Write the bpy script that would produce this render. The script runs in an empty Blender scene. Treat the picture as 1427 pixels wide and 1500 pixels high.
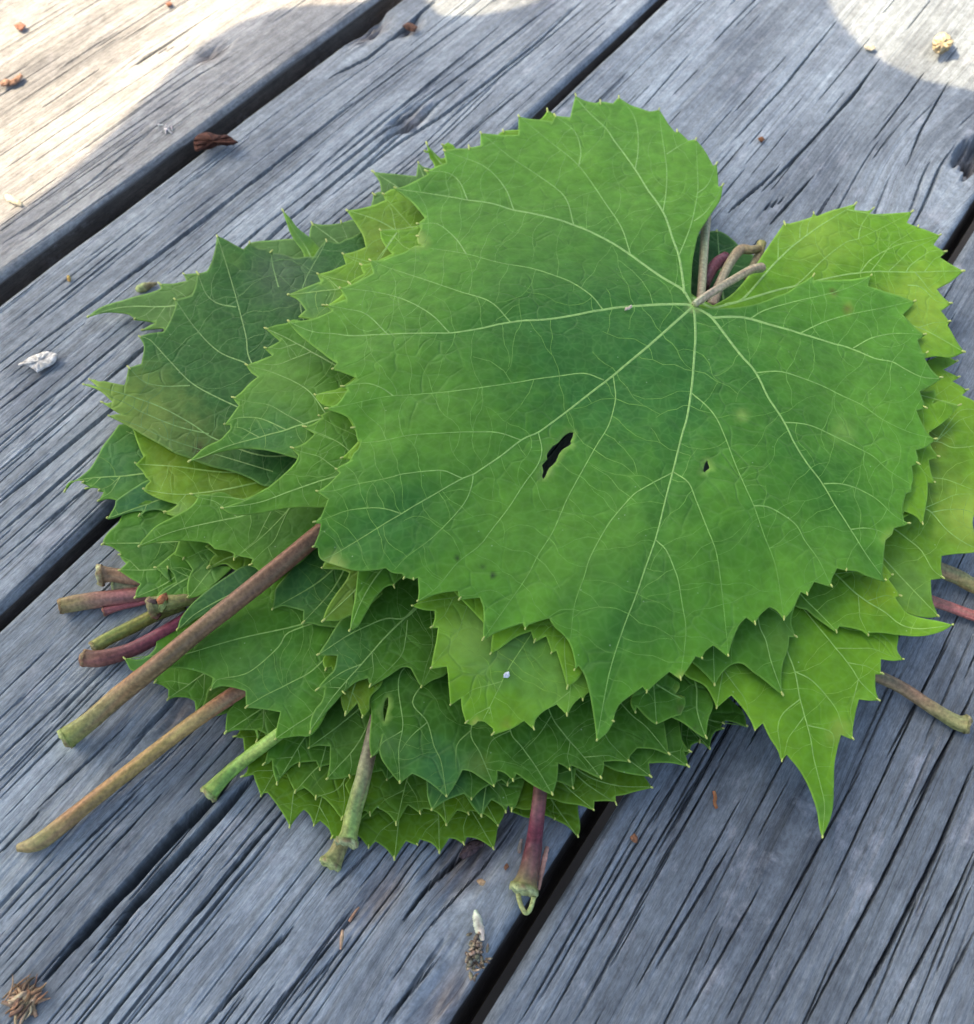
import bpy, math, random
import numpy as np
from mathutils import Vector
from mathutils.geometry import delaunay_2d_cdt

S = bpy.context.scene
COL = S.collection
R = math.radians
rng = np.random.default_rng(7)
random.seed(7)

# ------------------------------------------------------------------ camera
HC = 0.225                       # lens height above the boards (m)
PITCH = math.atan((750.0 + 1500.69) / 1540.0)
FOC = 1540.0
W0, H0 = 1427.0, 1500.0
cam_d = bpy.data.cameras.new("camera")
cam = bpy.data.objects.new("camera", cam_d)
COL.objects.link(cam)
cam.location = (0, 0, HC)
cam.rotation_euler = (math.pi / 2 - PITCH, 0, 0)
cam_d.sensor_fit = 'VERTICAL'
cam_d.sensor_height = 36.0
cam_d.sensor_width = 36.0
cam_d.lens = 36.0 * FOC / H0
cam_d.clip_start = 0.01
cam_d.clip_end = 500
cam_d.dof.use_dof = True
cam_d.dof.focus_distance = 0.245
cam_d.dof.aperture_fstop = 30.0
S.camera = cam

# ------------------------------------------------------------------ light
SUN_EL = R(48)
SUN_AZ = R(-60)                  # clockwise from +Y, to the left
sun_vec = Vector((math.cos(SUN_EL) * math.sin(SUN_AZ), math.cos(SUN_EL) * math.cos(SUN_AZ), math.sin(SUN_EL)))
wd = bpy.data.worlds.new("World")
S.world = wd
wd.use_nodes = True
nt = wd.node_tree
sky = nt.nodes.new('ShaderNodeTexSky')
sky.sky_type = 'NISHITA'
sky.sun_disc = False
sky.sun_elevation = SUN_EL
sky.sun_rotation = SUN_AZ
sky.air_density = 0.7
sky.dust_density = 5.0
sky.ozone_density = 0.4
bg = nt.nodes['Background']
nt.links.new(sky.outputs[0], bg.inputs[0])
bg.inputs[1].default_value = 0.15
sd = bpy.data.lights.new("sun", 'SUN')
sd.energy = 3.0
sd.angle = R(0.42)
sd.color = (1.0, 0.75, 0.47)
so = bpy.data.objects.new("sun", sd)
COL.objects.link(so)
so.rotation_euler = (-sun_vec).to_track_quat('-Z', 'Y').to_euler()
S.view_settings.view_transform = 'Standard'
S.view_settings.look = 'None'
S.view_settings.exposure = 1.7
S.view_settings.gamma = 1.0
S.render.film_transparent = False

# ------------------------------------------------------------------ helpers
CP, SP = math.cos(PITCH), math.sin(PITCH)


def rays(p):
    p = np.asarray(p, float)
    X = (p[:, 0] - W0 / 2) / FOC
    Y = (H0 / 2 - p[:, 1]) / FOC
    return np.stack([X, CP + Y * SP, -SP + Y * CP], 1)


def lift(p, z):
    """survey points (photo measurements) -> world points at height z"""
    d = rays(p)
    t = (np.asarray(z) - HC) / d[:, 2]
    q = d * t[:, None]
    q[:, 2] += HC
    return q


def obj(name, me, mat=None, parent=None):
    o = bpy.data.objects.new(name, me)
    COL.objects.link(o)
    if mat is not None:
        me.materials.append(mat)
    if parent is not None:
        o.parent = parent
    return o


def tag(o, label=None, cat=None, group=None, kind=None):
    if label: o['label'] = label
    if cat: o['category'] = cat
    if group: o['group'] = group
    if kind: o['kind'] = kind
    return o


def empty(name, loc):
    o = bpy.data.objects.new(name, None)
    o.empty_display_size = 0.01
    o.location = loc
    COL.objects.link(o)
    return o


def mesh(name, V, F, smooth=True, col=None):
    me = bpy.data.meshes.new(name)
    me.from_pydata([tuple(v) for v in V], [], [tuple(f) for f in F])
    if smooth:
        me.polygons.foreach_set('use_smooth', [True] * len(me.polygons))
    if col is not None:
        a = me.color_attributes.new('col', 'FLOAT_COLOR', 'POINT')
        c = np.ones((len(V), 4), np.float32)
        c[:, :3] = col
        a.data.foreach_set('color', c.ravel())
    me.update()
    return me


def inside(p, poly):
    x, y = p[:, 0], p[:, 1]
    r = np.zeros(len(p), bool)
    n = len(poly)
    for i in range(n):
        x1, y1 = poly[i]
        x2, y2 = poly[(i + 1) % n]
        if y1 == y2: continue
        c = ((y1 > y) != (y2 > y)) & (x < (x2 - x1) * (y - y1) / (y2 - y1) + x1)
        r ^= c
    return r


def segdist(p, a, b):
    best = np.full(len(p), 1e9)
    for i in range(len(a)):
        d = b[i] - a[i]
        L = d @ d
        if L < 1e-12: continue
        t = np.clip(((p - a[i]) @ d) / L, 0, 1)
        q = p - a[i] - t[:, None] * d
        best = np.minimum(best, np.einsum('ij,ij->i', q, q))
    return np.sqrt(best)


def smooth_line(P, step, closed=False, corner=48):
    """Catmull-Rom through P, keeping sharp corners sharp"""
    P = np.asarray(P, float)
    n = len(P)
    out = []
    src = []
    ang = np.zeros(n)
    for i in range(n):
        if not closed and i in (0, n - 1):
            ang[i] = 180
            continue
        a = P[i] - P[i - 1]
        b = P[(i + 1) % n] - P[i]
        ang[i] = abs(math.degrees(math.atan2(a[0] * b[1] - a[1] * b[0], a @ b)))
    sharp = ang > corner
    for i in range(n if closed else n - 1):
        p1, p2 = P[i], P[(i + 1) % n]
        L = np.linalg.norm(p2 - p1)
        t1 = (p2 - P[i - 1]) / 2 if not sharp[i] else (p2 - p1)
        t2 = (P[(i + 2) % n] - p1) / 2 if not sharp[(i + 1) % n] else (p2 - p1)
        for t in (t1, t2):
            l = np.linalg.norm(t)
            if l > 1.3 * L: t *= 1.3 * L / l
        k = max(1, int(round(L / step)))
        for j in range(k):
            s = j / k
            s2, s3 = s * s, s * s * s
            out.append((2 * s3 - 3 * s2 + 1) * p1 + (s3 - 2 * s2 + s) * t1 + (-2 * s3 + 3 * s2) * p2 + (s3 - s2) * t2)
            src.append(i if j == 0 else -1)
    if not closed:
        out.append(P[-1]); src.append(n - 1)
    return np.array(out), src


class VNoise:
    """cheap smooth 2-D value noise"""
    def __init__(s, seed): s.g = np.random.default_rng(seed).random((64, 64))
    def __call__(s, x, y):
        x = np.asarray(x); y = np.asarray(y)
        xi = np.floor(x).astype(int); yi = np.floor(y).astype(int)
        fx = x - xi; fy = y - yi
        fx = fx * fx * (3 - 2 * fx); fy = fy * fy * (3 - 2 * fy)
        g = s.g
        a = g[xi % 64, yi % 64]; b = g[(xi + 1) % 64, yi % 64]
        c = g[xi % 64, (yi + 1) % 64]; d = g[(xi + 1) % 64, (yi + 1) % 64]
        return (a * (1 - fx) + b * fx) * (1 - fy) + (c * (1 - fx) + d * fx) * fy


NZ = VNoise(3)
NZ2 = VNoise(11)

# ------------------------------------------------------------------ materials


def new_mat(name):
    m = bpy.data.materials.new(name)
    m.use_nodes = True
    t = m.node_tree
    return m, t, t.nodes, t.links, t.nodes['Principled BSDF']


def nd(N, typ, **kw):
    n = N.new(typ)
    for k, v in kw.items():
        setattr(n, k, v)
    return n


def ramp(N, stops, interp='LINEAR'):
    r = N.new('ShaderNodeValToRGB')
    r.color_ramp.interpolation = interp
    e = r.color_ramp.elements
    while len(e) < len(stops): e.new(0.5)
    for i, (p, c) in enumerate(stops):
        e[i].position = p
        e[i].color = (c, c, c, 1) if isinstance(c, (int, float)) else (*c, 1)
    return r


def mixc(N, L, a, b, f, mode='MIX'):
    m = N.new('ShaderNodeMix')
    m.data_type = 'RGBA'
    m.blend_type = mode
    for s, v in ((6, a), (7, b), (0, f)):
        if hasattr(v, 'links'):
            L.new(v, m.inputs[s])
        elif s == 0:
            m.inputs[0].default_value = v
        else:
            m.inputs[s].default_value = (*v, 1)
    return m.outputs[2]


def leaf_material():
    m, t, N, L, P = new_mat("leaf_blade")
    at = nd(N, 'ShaderNodeAttribute', attribute_name='col')
    tc = nd(N, 'ShaderNodeTexCoord')
    # small veins: warped cell walls, two sizes
    nz = nd(N, 'ShaderNodeTexNoise'); nz.inputs['Scale'].default_value = 90; nz.inputs['Detail'].default_value = 2
    L.new(tc.outputs['Object'], nz.inputs['Vector'])
    wv = nd(N, 'ShaderNodeMix'); wv.data_type = 'VECTOR'
    wv.inputs[0].default_value = 0.005
    L.new(tc.outputs['Object'], wv.inputs[4]); L.new(nz.outputs['Color'], wv.inputs[5])
    def cells(scale, w):
        v = nd(N, 'ShaderNodeTexVoronoi', feature='DISTANCE_TO_EDGE')
        v.inputs['Scale'].default_value = scale
        L.new(wv.outputs[1], v.inputs['Vector'])
        r = ramp(N, [(0.0, 1.0), (w, 0.0)])
        L.new(v.outputs['Distance'], r.inputs[0])
        return r.outputs[0]
    big = cells(150, 0.06)
    small = cells(420, 0.16)
    nb = nd(N, 'ShaderNodeTexNoise'); nb.inputs['Scale'].default_value = 60; nb.inputs['Detail'].default_value = 4
    L.new(tc.outputs['Object'], nb.inputs['Vector'])
    rb = ramp(N, [(0.42, 0.0), (0.68, 1.0)])
    L.new(nb.outputs['Fac'], rb.inputs[0])
    k1 = nd(N, 'ShaderNodeMath', operation='MULTIPLY'); L.new(big, k1.inputs[0]); L.new(rb.outputs[0], k1.inputs[1])
    k1b = nd(N, 'ShaderNodeMath', operation='MULTIPLY'); L.new(k1.outputs[0], k1b.inputs[0]); k1b.inputs[1].default_value = 0.12
    lighter = mixc(N, L, at.outputs['Color'], (0.36, 0.56, 0.22), k1b.outputs[0])
    k2 = nd(N, 'ShaderNodeMath', operation='MULTIPLY'); L.new(small, k2.inputs[0]); k2.inputs[1].default_value = 0.10
    lighter = mixc(N, L, lighter, (0.22, 0.46, 0.12), k2.outputs[0])
    # mottling
    mo = nd(N, 'ShaderNodeTexNoise'); mo.inputs['Scale'].default_value = 260; mo.inputs['Detail'].default_value = 5
    L.new(tc.outputs['Object'], mo.inputs['Vector'])
    mr = ramp(N, [(0.3, 0.84), (0.7, 1.13)])
    L.new(mo.outputs['Fac'], mr.inputs[0])
    c = mixc(N, L, lighter, mr.outputs[0], 1.0, 'MULTIPLY')
    # stray pale hairs and specks
    sp = nd(N, 'ShaderNodeTexVoronoi'); sp.inputs['Scale'].default_value = 240
    L.new(tc.outputs['Object'], sp.inputs['Vector'])
    sr = ramp(N, [(0.0, 1.0), (0.055, 0.0)]); L.new(sp.outputs['Distance'], sr.inputs[0])
    s2 = nd(N, 'ShaderNodeMath', operation='MULTIPLY'); L.new(sr.outputs[0], s2.inputs[0]); s2.inputs[1].default_value = 0.5
    c = mixc(N, L, c, (0.5, 0.66, 0.42), s2.outputs[0])
    L.new(c, P.inputs['Base Color'])
    P.inputs['Roughness'].default_value = 0.55
    P.inputs['Specular IOR Level'].default_value = 0.13
    # relief
    b1 = nd(N, 'ShaderNodeBump'); b1.inputs['Strength'].default_value = 0.35; b1.inputs['Distance'].default_value = 0.0003
    L.new(mo.outputs['Fac'], b1.inputs['Height'])
    b2 = nd(N, 'ShaderNodeBump'); b2.inputs['Strength'].default_value = 0.5; b2.inputs['Distance'].default_value = 0.0003
    b2.invert = True
    L.new(k1.outputs[0], b2.inputs['Height']); L.new(b1.outputs[0], b2.inputs['Normal'])
    L.new(b2.outputs[0], P.inputs['Normal'])
    # tissue puckered up between the small veins
    vb = nd(N, 'ShaderNodeTexVoronoi', feature='DISTANCE_TO_EDGE'); vb.inputs['Scale'].default_value = 150
    L.new(wv.outputs[1], vb.inputs['Vector'])
    vr = ramp(N, [(0.0, 0.0), (0.10, 0.6), (0.35, 1.0)]); L.new(vb.outputs['Distance'], vr.inputs[0])
    b3 = nd(N, 'ShaderNodeBump'); b3.inputs['Strength'].default_value = 0.24; b3.inputs['Distance'].default_value = 0.0004
    L.new(vr.outputs[0], b3.inputs['Height']); L.new(b2.outputs[0], b3.inputs['Normal'])
    vf = nd(N, 'ShaderNodeTexVoronoi', feature='DISTANCE_TO_EDGE'); vf.inputs['Scale'].default_value = 620
    L.new(wv.outputs[1], vf.inputs['Vector'])
    b4 = nd(N, 'ShaderNodeBump'); b4.inputs['Strength'].default_value = 0.4; b4.inputs['Distance'].default_value = 0.00012
    L.new(vf.outputs['Distance'], b4.inputs['Height']); L.new(b3.outputs[0], b4.inputs['Normal'])
    L.new(b4.outputs[0], P.inputs['Normal'])
    tr = nd(N, 'ShaderNodeBsdfTranslucent')
    tcol = mixc(N, L, c, (1.25, 1.15, 0.35), 1.0, 'MULTIPLY')
    L.new(tcol, tr.inputs['Color'])
    mx = nd(N, 'ShaderNodeMixShader'); mx.inputs[0].default_value = 0.28
    out = N['Material Output']
    L.new(P.outputs[0], mx.inputs[1]); L.new(tr.outputs[0], mx.inputs[2]); L.new(mx.outputs[0], out.inputs[0])
    return m


def col_material(name, rough=0.5, noise=400, amount=0.25, spec=0.3, bump=0.3):
    m, t, N, L, P = new_mat(name)
    at = nd(N, 'ShaderNodeAttribute', attribute_name='col')
    tc = nd(N, 'ShaderNodeTexCoord')
    nz = nd(N, 'ShaderNodeTexNoise'); nz.inputs['Scale'].default_value = noise; nz.inputs['Detail'].default_value = 4
    L.new(tc.outputs['Object'], nz.inputs['Vector'])
    r = ramp(N, [(0.3, 1 - amount), (0.7, 1 + amount)]); L.new(nz.outputs['Fac'], r.inputs[0])
    L.new(mixc(N, L, at.outputs['Color'], r.outputs[0], 1.0, 'MULTIPLY'), P.inputs['Base Color'])
    P.inputs['Roughness'].default_value = rough
    P.inputs['Specular IOR Level'].default_value = spec
    b = nd(N, 'ShaderNodeBump'); b.inputs['Strength'].default_value = bump; b.inputs['Distance'].default_value = 0.0003
    L.new(nz.outputs['Fac'], b.inputs['Height']); L.new(b.outputs[0], P.inputs['Normal'])
    return m


def wood_material():
    m, t, N, L, P = new_mat("weathered_wood")
    uv = nd(N, 'ShaderNodeUVMap', uv_map='grain')      # metres: across the grain, along the grain
    oc = nd(N, 'ShaderNodeAttribute', attribute_name='col')
    def fibre(sx, sy, detail=4, rough=0.6):
        mp = nd(N, 'ShaderNodeMapping'); mp.inputs['Scale'].default_value = (sx, sy, 1)
        L.new(uv.outputs[0], mp.inputs[0])
        n = nd(N, 'ShaderNodeTexNoise'); n.inputs['Scale'].default_value = 1.0
        n.inputs['Detail'].default_value = detail; n.inputs['Roughness'].default_value = rough
        L.new(mp.outputs[0], n.inputs['Vector'])
        return n.outputs['Fac']
    f1 = fibre(1700, 24, 6, 0.7)  # silver fibres
    f2 = fibre(240, 7, 4)         # bands
    f3 = fibre(34, 18, 7, 0.65)   # blotches
    f4 = fibre(4200, 600, 3)      # short nap
    f5 = fibre(110, 55, 7, 0.7)   # pale scuffs
    f7 = fibre(2300, 14, 3, 0.5)  # dark late-wood lines
    f6 = fibre(420, 200, 6, 0.75) # lichen-grey mottle
    r1 = ramp(N, [(0.30, 0.68), (0.48, 1.0), (0.70, 1.22)]); L.new(f1, r1.inputs[0])
    r2 = ramp(N, [(0.30, 0.78), (0.70, 1.20)]); L.new(f2, r2.inputs[0])
    r3 = ramp(N, [(0.34, (0.66, 0.67, 0.70)), (0.50, (1.0, 1.0, 1.0)), (0.66, (1.28, 1.28, 1.26))]); L.new(f3, r3.inputs[0])
    r4 = ramp(N, [(0.30, 0.74), (0.70, 1.22)]); L.new(f4, r4.inputs[0])
    r6 = ramp(N, [(0.32, 0.70), (0.50, 1.0), (0.68, 1.26)]); L.new(f6, r6.inputs[0])
    r7 = ramp(N, [(0.30, 0.58), (0.40, 1.0)]); L.new(f7, r7.inputs[0])
    c = oc.outputs['Color']
    for r in (r1, r2, r3, r4, r6, r7):
        c = mixc(N, L, c, r.outputs[0], 1.0, 'MULTIPLY')
    r5 = ramp(N, [(0.56, 0.0), (0.70, 0.7)]); L.new(f5, r5.inputs[0])
    k5 = nd(N, 'ShaderNodeMath', operation='MULTIPLY'); L.new(r5.outputs[0], k5.inputs[0]); L.new(f6, k5.inputs[1])
    c = mixc(N, L, c, (0.50, 0.52, 0.54), k5.outputs[0])
    L.new(c, P.inputs['Base Color'])
    P.inputs['Roughness'].default_value = 0.78
    P.inputs['Specular IOR Level'].default_value = 0.25
    b = nd(N, 'ShaderNodeBump'); b.inputs['Strength'].default_value = 0.55; b.inputs['Distance'].default_value = 0.0004
    L.new(f1, b.inputs['Height'])
    b2 = nd(N, 'ShaderNodeBump'); b2.inputs['Strength'].default_value = 0.5; b2.inputs['Distance'].default_value = 0.0004
    L.new(f4, b2.inputs['Height']); L.new(b.outputs[0], b2.inputs['Normal'])
    L.new(b2.outputs[0], P.inputs['Normal'])
    return m


M_LEAF = leaf_material()
M_VEIN = col_material("leaf_vein", 0.5, 900, 0.22)
M_TIP = col_material("tooth_tip", 0.45, 600, 0.1)
M_STEM = col_material("leaf_stalk", 0.5, 1100, 0.34, 0.35, 0.5)
M_CUT = col_material("cut_stalk", 0.7, 1500, 0.35, 0.2, 0.6)
M_DRY = col_material("dry_scrap", 0.85, 900, 0.35, 0.15, 0.6)
M_WOOD = wood_material()
# ------------------------------------------------------------------ boards
HEAD = R(34.21)
DV = np.array([math.sin(HEAD), math.cos(HEAD)])     # along the boards
DU = np.array([math.cos(HEAD), -math.sin(HEAD)])    # across them


def uvof(p):
    g = lift(np.atleast_2d(p), 0.0)[:, :2]
    return np.stack([g @ DU, g @ DV], 1)


ground = obj("ground", mesh("ground", [(-60, -60, -0.72), (60, -60, -0.72), (60, 60, -0.72), (-60, 60, -0.72)], [(0, 1, 2, 3)], False))
gm, gt, gN, gL, gP = new_mat("soil")
gn = nd(gN, 'ShaderNodeTexNoise'); gn.inputs['Scale'].default_value = 6; gn.inputs['Detail'].default_value = 8
gr = ramp(gN, [(0.3, (0.012, 0.010, 0.008)), (0.7, (0.03, 0.026, 0.02))])
gtc = nd(gN, 'ShaderNodeTexCoord'); gL.new(gtc.outputs['Object'], gn.inputs['Vector'])
gL.new(gn.outputs['Fac'], gr.inputs[0]); gL.new(gr.outputs[0], gP.inputs['Base Color']); gP.inputs['Roughness'].default_value = 0.95
ground.data.materials.append(gm)
tag(ground, kind='structure')

table = empty("wooden_deck", (0, 0, -0.038))
tag(table, "weathered grey wooden deck of wide cracked boards", "deck")
table['kind'] = 'structure'


def parse(s):
    """'x,y x,yt ...' -> points, flags (t = tooth tip, T = lobe tip)"""
    P, F = [], []
    for w in s.split():
        f = ''
        while w[-1].isalpha():
            f = w[-1] + f; w = w[:-1]
        a, b = w.split(',')
        P.append((float(a), float(b))); F.append(f)
    return np.array(P), F


# cracks measured on each board: width mm, depth mm, points
CRACKS = {
 'A': """0.5 1.5 205,83 255,70 330,78 ; 0.4 1 20,350 140,262 230,185 ; 0.4 1 60,300 200,205 310,130 ; 0.35 .8 0,395 170,275 330,160
 0.35 .8 30,345 190,235 ; 0.5 1 230,150 300,105 345,80 ; 0.4 1 150,215 260,140 ; 0.4 .8 0,120 40,95 ; 0.3 .8 0,360 90,300 160,250""",
 'B': """1.0 4 0,545 170,420 300,320 430,220 520,150 ; 0.9 4 0,690 100,610 200,520 330,410 420,325 470,285 560,210 600,180 690,115 ; 1.2 5 0,735 170,595 205,565
 0.8 4 370,345 440,290 545,205 620,150 720,75 820,0 ; 0.9 4 480,115 540,85 600,35 640,0 ; 0.9 4 505,270 590,205 640,175 700,130 790,60 855,0
 0.7 3 480,245 560,180 620,130 730,40 ; 0.8 3 555,210 600,175 ; 0.6 3 0,640 110,555 220,465 ; 0.5 2 200,400 330,300 ; 0.5 2 0,600 80,540
 0.5 2 640,190 760,90 870,0 ; 0.8 3 0,780 60,730 150,650 ; 0.5 2 500,165 590,100 700,20 ; 0.6 2 330,330 430,255 470,220
 0.7 3 250,440 330,380 400,320 ; 0.5 2 0,820 90,745 160,690 ; 0.5 2 650,230 700,185 780,120""",
 'C': """2.3 16 70,1430 160,1328 270,1210 312,1170 350,1125 ; 2.0 12 145,1400 195,1330 270,1250 330,1185 375,1135 ; 0.6 4 150,1500 260,1370 340,1275 440,1160
 0.8 4 305,1500 400,1390 430,1360 ; 0.7 4 590,1348 625,1300 690,1235 ; 0.5 3 0,1250 60,1190 ; 0.4 2 0,1420 120,1290 240,1160 ; 0.4 2 0,1450 90,1350
 0.7 4 1065,310 1120,265 1140,245 ; 0.9 4 1115,280 1190,205 1250,140 1290,85 ; 0.7 4 1080,200 1150,125 1210,50 1225,30 ; 0.7 4 1130,325 1190,260
 0.5 3 1280,205 1330,140 1355,105 ; 0.6 3 1150,290 1115,305 ; 0.5 2 1390,120 1350,190 1330,240 ; 0.4 1.5 1010,80 940,160 ; 0.4 1.5 330,1270 420,1160
 0.4 1.5 60,1180 190,1060 ; 0.4 1.5 480,1310 560,1230 ; 0.4 1.5 380,1500 470,1400 520,1340 ; 0.5 2 560,1500 640,1410 ; 0.4 1.5 200,1500 330,1350
 0.4 1.5 0,1110 120,1000 ; 0.4 1.5 0,1170 160,1010 ; 0.5 2 20,1340 140,1220 210,1150 ; 0.4 1.5 430,1470 520,1370""",
 'D': """0.9 4 1240,1500 1300,1390 1380,1230 1427,1120 ; 0.7 3 1180,1500 1290,1290 1390,1090 1427,1010 ; 0.5 2 1060,1500 1200,1240 1260,1130 ; 0.5 2 960,1420 1070,1240
 0.6 3 1300,1500 1400,1310 1427,1250 ; 0.5 2 1360,1500 1427,1370 ; 0.5 2 1340,1180 1410,1050 1427,1010 ; 0.4 1.5 860,1360 930,1240 1000,1130
 0.4 1.5 880,1380 960,1240 1040,1110 ; 0.4 1.5 800,1500 900,1320 970,1200 ; 0.4 1.5 930,1450 1010,1310 1090,1160 ; 0.4 1.5 1000,1500 1120,1290
 0.5 2 1300,1110 1390,940 ; 0.4 1.5 840,1500 950,1300 1060,1110 ; 0.4 1.5 760,1500 880,1290 940,1180 ; 0.5 2 1240,1040 1330,880 ; 0.4 1.5 1120,1500 1230,1300""",
}
KNOTS = {'A': [(225, 78, 6, 22)], 'B': [(590, 200, 9, 30), (545, 60, 8, 30)], 'C': [(255, 1050, 7, 18), (1405, 245, 22, 38), (640, 1405, 9, 22)], 'D': [(1150, 1240, 5, 30)]}
# scars: shallow ragged hollows (x, y, radius mm, depth mm)
SCARS = {'A': [(305, 82, 4, 1.5)], 'B': [(600, 175, 4, 2.0), (600, 42, 3, 2.0), (540, 45, 5, 3)], 'C': [(690, 1245, 6, 3.0), (262, 1047, 3, 1.5), (560, 1310, 4, 1.2), (655, 1460, 4, 2.0), (1428, 226, 5, 12)], 'D': []}


def board(key, u0, u1, v0, v1, base, seed, dense=True, across=0.00017, ringgap=(0.0022, 0.0055), ridge=0.00013, nchecks=70):
    g = np.random.default_rng(seed)
    w = u1 - u0
    nu = int(w / across) if dense else 40
    us = np.linspace(0, w, nu)
    # rounded arrises need closer columns
    us = np.unique(np.concatenate([us, np.linspace(0, 0.003, 14), w - np.linspace(0, 0.003, 14)]))
    if dense:
        vs = np.unique(np.concatenate([np.linspace(v0, -0.06, 12), np.arange(-0.06, 0.62, 0.0026), np.linspace(0.62, v1, 24)]))
    else:
        vs = np.linspace(v0, v1, 30)
    U, Vv = np.meshgrid(us, vs)
    nz = VNoise(seed); nz2 = VNoise(seed + 50)
    wand = 0.005 * (nz(Vv * 5 + 3, U * 6) - 0.5) + 0.0004 * (nz2(Vv * 22, U * 40 + 7) - 0.5)
    s = U + wand
    for (x, y, ru, rv) in KNOTS.get(key, []):
        ku, kv = uvof((x, y))[0]; ku -= u0
        e = np.exp(-((U - ku) / (ru * 1e-3)) ** 2 - ((Vv - kv) / (rv * 1e-3)) ** 2)
        s = s - (U - ku) * 0.75 * e
    # growth rings across the board
    rp = [-0.02]
    while rp[-1] < w + 0.02: rp.append(rp[-1] + g.uniform(*ringgap))
    rp = np.array(rp)
    idx = np.clip(np.searchsorted(rp, s) - 1, 0, len(rp) - 2)
    fr = (s - rp[idx]) / (rp[idx + 1] - rp[idx])
    amp = g.uniform(0.5, 1.2, len(rp))[idx]
    prof = np.where(fr < 0.62, 1 - (fr / 0.62) ** 1.5, (fr - 0.62) / 0.38)
    h = ridge * amp * (prof - 0.5)
    # fibres: lines that drift slowly along the board
    nl = int(w / 0.0004) + 120
    K = 40
    tab = g.normal(0, 1, (K, nl))
    vv = (Vv - v0) / (v1 - v0) * (K - 1.001)
    k0 = np.clip(vv.astype(int), 0, K - 2); fv = vv - k0
    si = np.clip(s / 0.0004 + 50, 0, nl - 2); s0 = si.astype(int); fs = si - s0
    def smp(k): return tab[k, s0] * (1 - fs) + tab[k, s0 + 1] * fs
    h = h + 0.00005 * (smp(k0) * (1 - fv) + smp(k0 + 1) * fv)
    h = h + 0.0007 * (nz(U * 14 + 9, Vv * 4) - 0.5)
    # surveyed cracks
    for c in CRACKS.get(key, '').replace('\n', ';').split(';'):
        c = c.split()
        if len(c) < 4: continue
        wd_, dp = float(c[0]) * 1e-3, float(c[1]) * 1e-3
        q = uvof([tuple(map(float, a.split(','))) for a in c[2:]])
        q = q[np.argsort(q[:, 1])]
        uc = np.interp(vs, q[:, 1], q[:, 0] - u0) + 0.0004 * (nz2(vs * 30, vs * 0 + len(c)) - 0.5)
        a, b = q[0, 1], q[-1, 1]
        ta = np.clip((vs - a) / 0.02, 0, 1) if a > -0.05 else 1.0
        tp = np.where((vs >= a) & (vs <= b), np.minimum(1, np.minimum((vs - a), (b - vs)) / (0.25 * (b - a) + 1e-6)), 0)
        tp = np.sqrt(np.clip(tp, 0, 1))
        wl = (0.62 if key == 'B' else 0.50) * wd_ * tp * (0.75 + 0.5 * nz(vs * 40, vs * 0 + 3.3))
        d = np.abs(U - uc[:, None])
        k = np.clip((1.15 - d / np.maximum(wl[:, None], 1e-5)) * 2.5, 0, 1)
        h = np.minimum(h, h - dp * k * tp[:, None])
    # fine drying checks
    for i in range(nchecks if dense else 0):
        sc = g.uniform(0, w); vc = -0.06 + 0.66 * g.random() ** 1.7; ln = g.choice([0.012, 0.02, 0.035, 0.06]) * g.uniform(0.6, 1.5)
        wl = g.uniform(0.00009, 0.00017); dp = g.uniform(0.0006, 0.0020)
        m = np.abs(vs - vc) < ln / 2
        if not m.any(): continue
        tp = np.sqrt(np.clip(1 - (2 * (vs[m] - vc) / ln) ** 2, 0, 1))
        k = np.clip((1.2 - np.abs(s[m] - sc) / wl) * 2, 0, 1)
        h[m] -= dp * k * tp[:, None]
    for (x, y, r, dp) in SCARS.get(key, []):
        ku, kv = uvof((x, y))[0]; ku -= u0
        rr = np.hypot((U - ku) / (r * 1e-3), (Vv - kv) / (r * 2.2e-3)) + 0.9 * (nz2(U * 500, Vv * 200) - 0.5)
        h = h - dp * 1e-3 * np.clip(1.3 - rr, 0, 1) * (0.5 + nz(U * 900, Vv * 260))
    # worn arrises
    wob = 0.0006 * (nz2(Vv * 45, Vv * 0 + 1) - 0.3)
    ed = np.minimum(U - wob, w - U - wob)
    rad = 0.0022
    h = h - np.where(ed < rad, rad - np.sqrt(np.clip(rad ** 2 - (rad - np.clip(ed, 0, rad)) ** 2, 0, None)), 0)
    # colour: broad tone and the softer brown of newly bared wood
    bt = nz(s * 55 + 5, Vv * 3) * 0.6 + nz2(s * 190, Vv * 5) * 0.4
    colr = np.array(base)[None, None, :] * (0.72 + 0.56 * bt)[..., None]
    late = np.clip((fr - 0.80) / 0.2, 0, 1) * 0.22
    colr = colr * (1 - late[..., None])
    for (x, y, r, dp) in SCARS.get(key, []):
        ku, kv = uvof((x, y))[0]; ku -= u0
        e = np.clip(1.2 - np.hypot((U - ku) / (r * 1e-3), (Vv - kv) / (r * 2.2e-3)), 0, 1)[..., None] * 0.6
        colr = colr * (1 - e) + np.array((0.20, 0.16, 0.13)) * e
    X = (u0 + U)[..., None] * DU + Vv[..., None] * DV
    nr, nc = U.shape
    top = np.concatenate([X.reshape(-1, 2), h.reshape(-1, 1) + 0.038], 1)
    i = np.arange(nr * nc).reshape(nr, nc)
    F = np.stack([i[:-1, :-1], i[:-1, 1:], i[1:, 1:], i[1:, :-1]], -1).reshape(-1, 4)
    V = top; C = colr.reshape(-1, 3); UV = np.stack([s, Vv], -1).reshape(-1, 2)
    # sides, ends, underside
    n0 = len(V)
    ring = np.concatenate([i[0, :], i[1:, -1], i[-1, -2::-1], i[-2:0:-1, 0]])
    zs = [0.0352, 0.026, 0.012, 0.0]
    prev = ring
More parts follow.
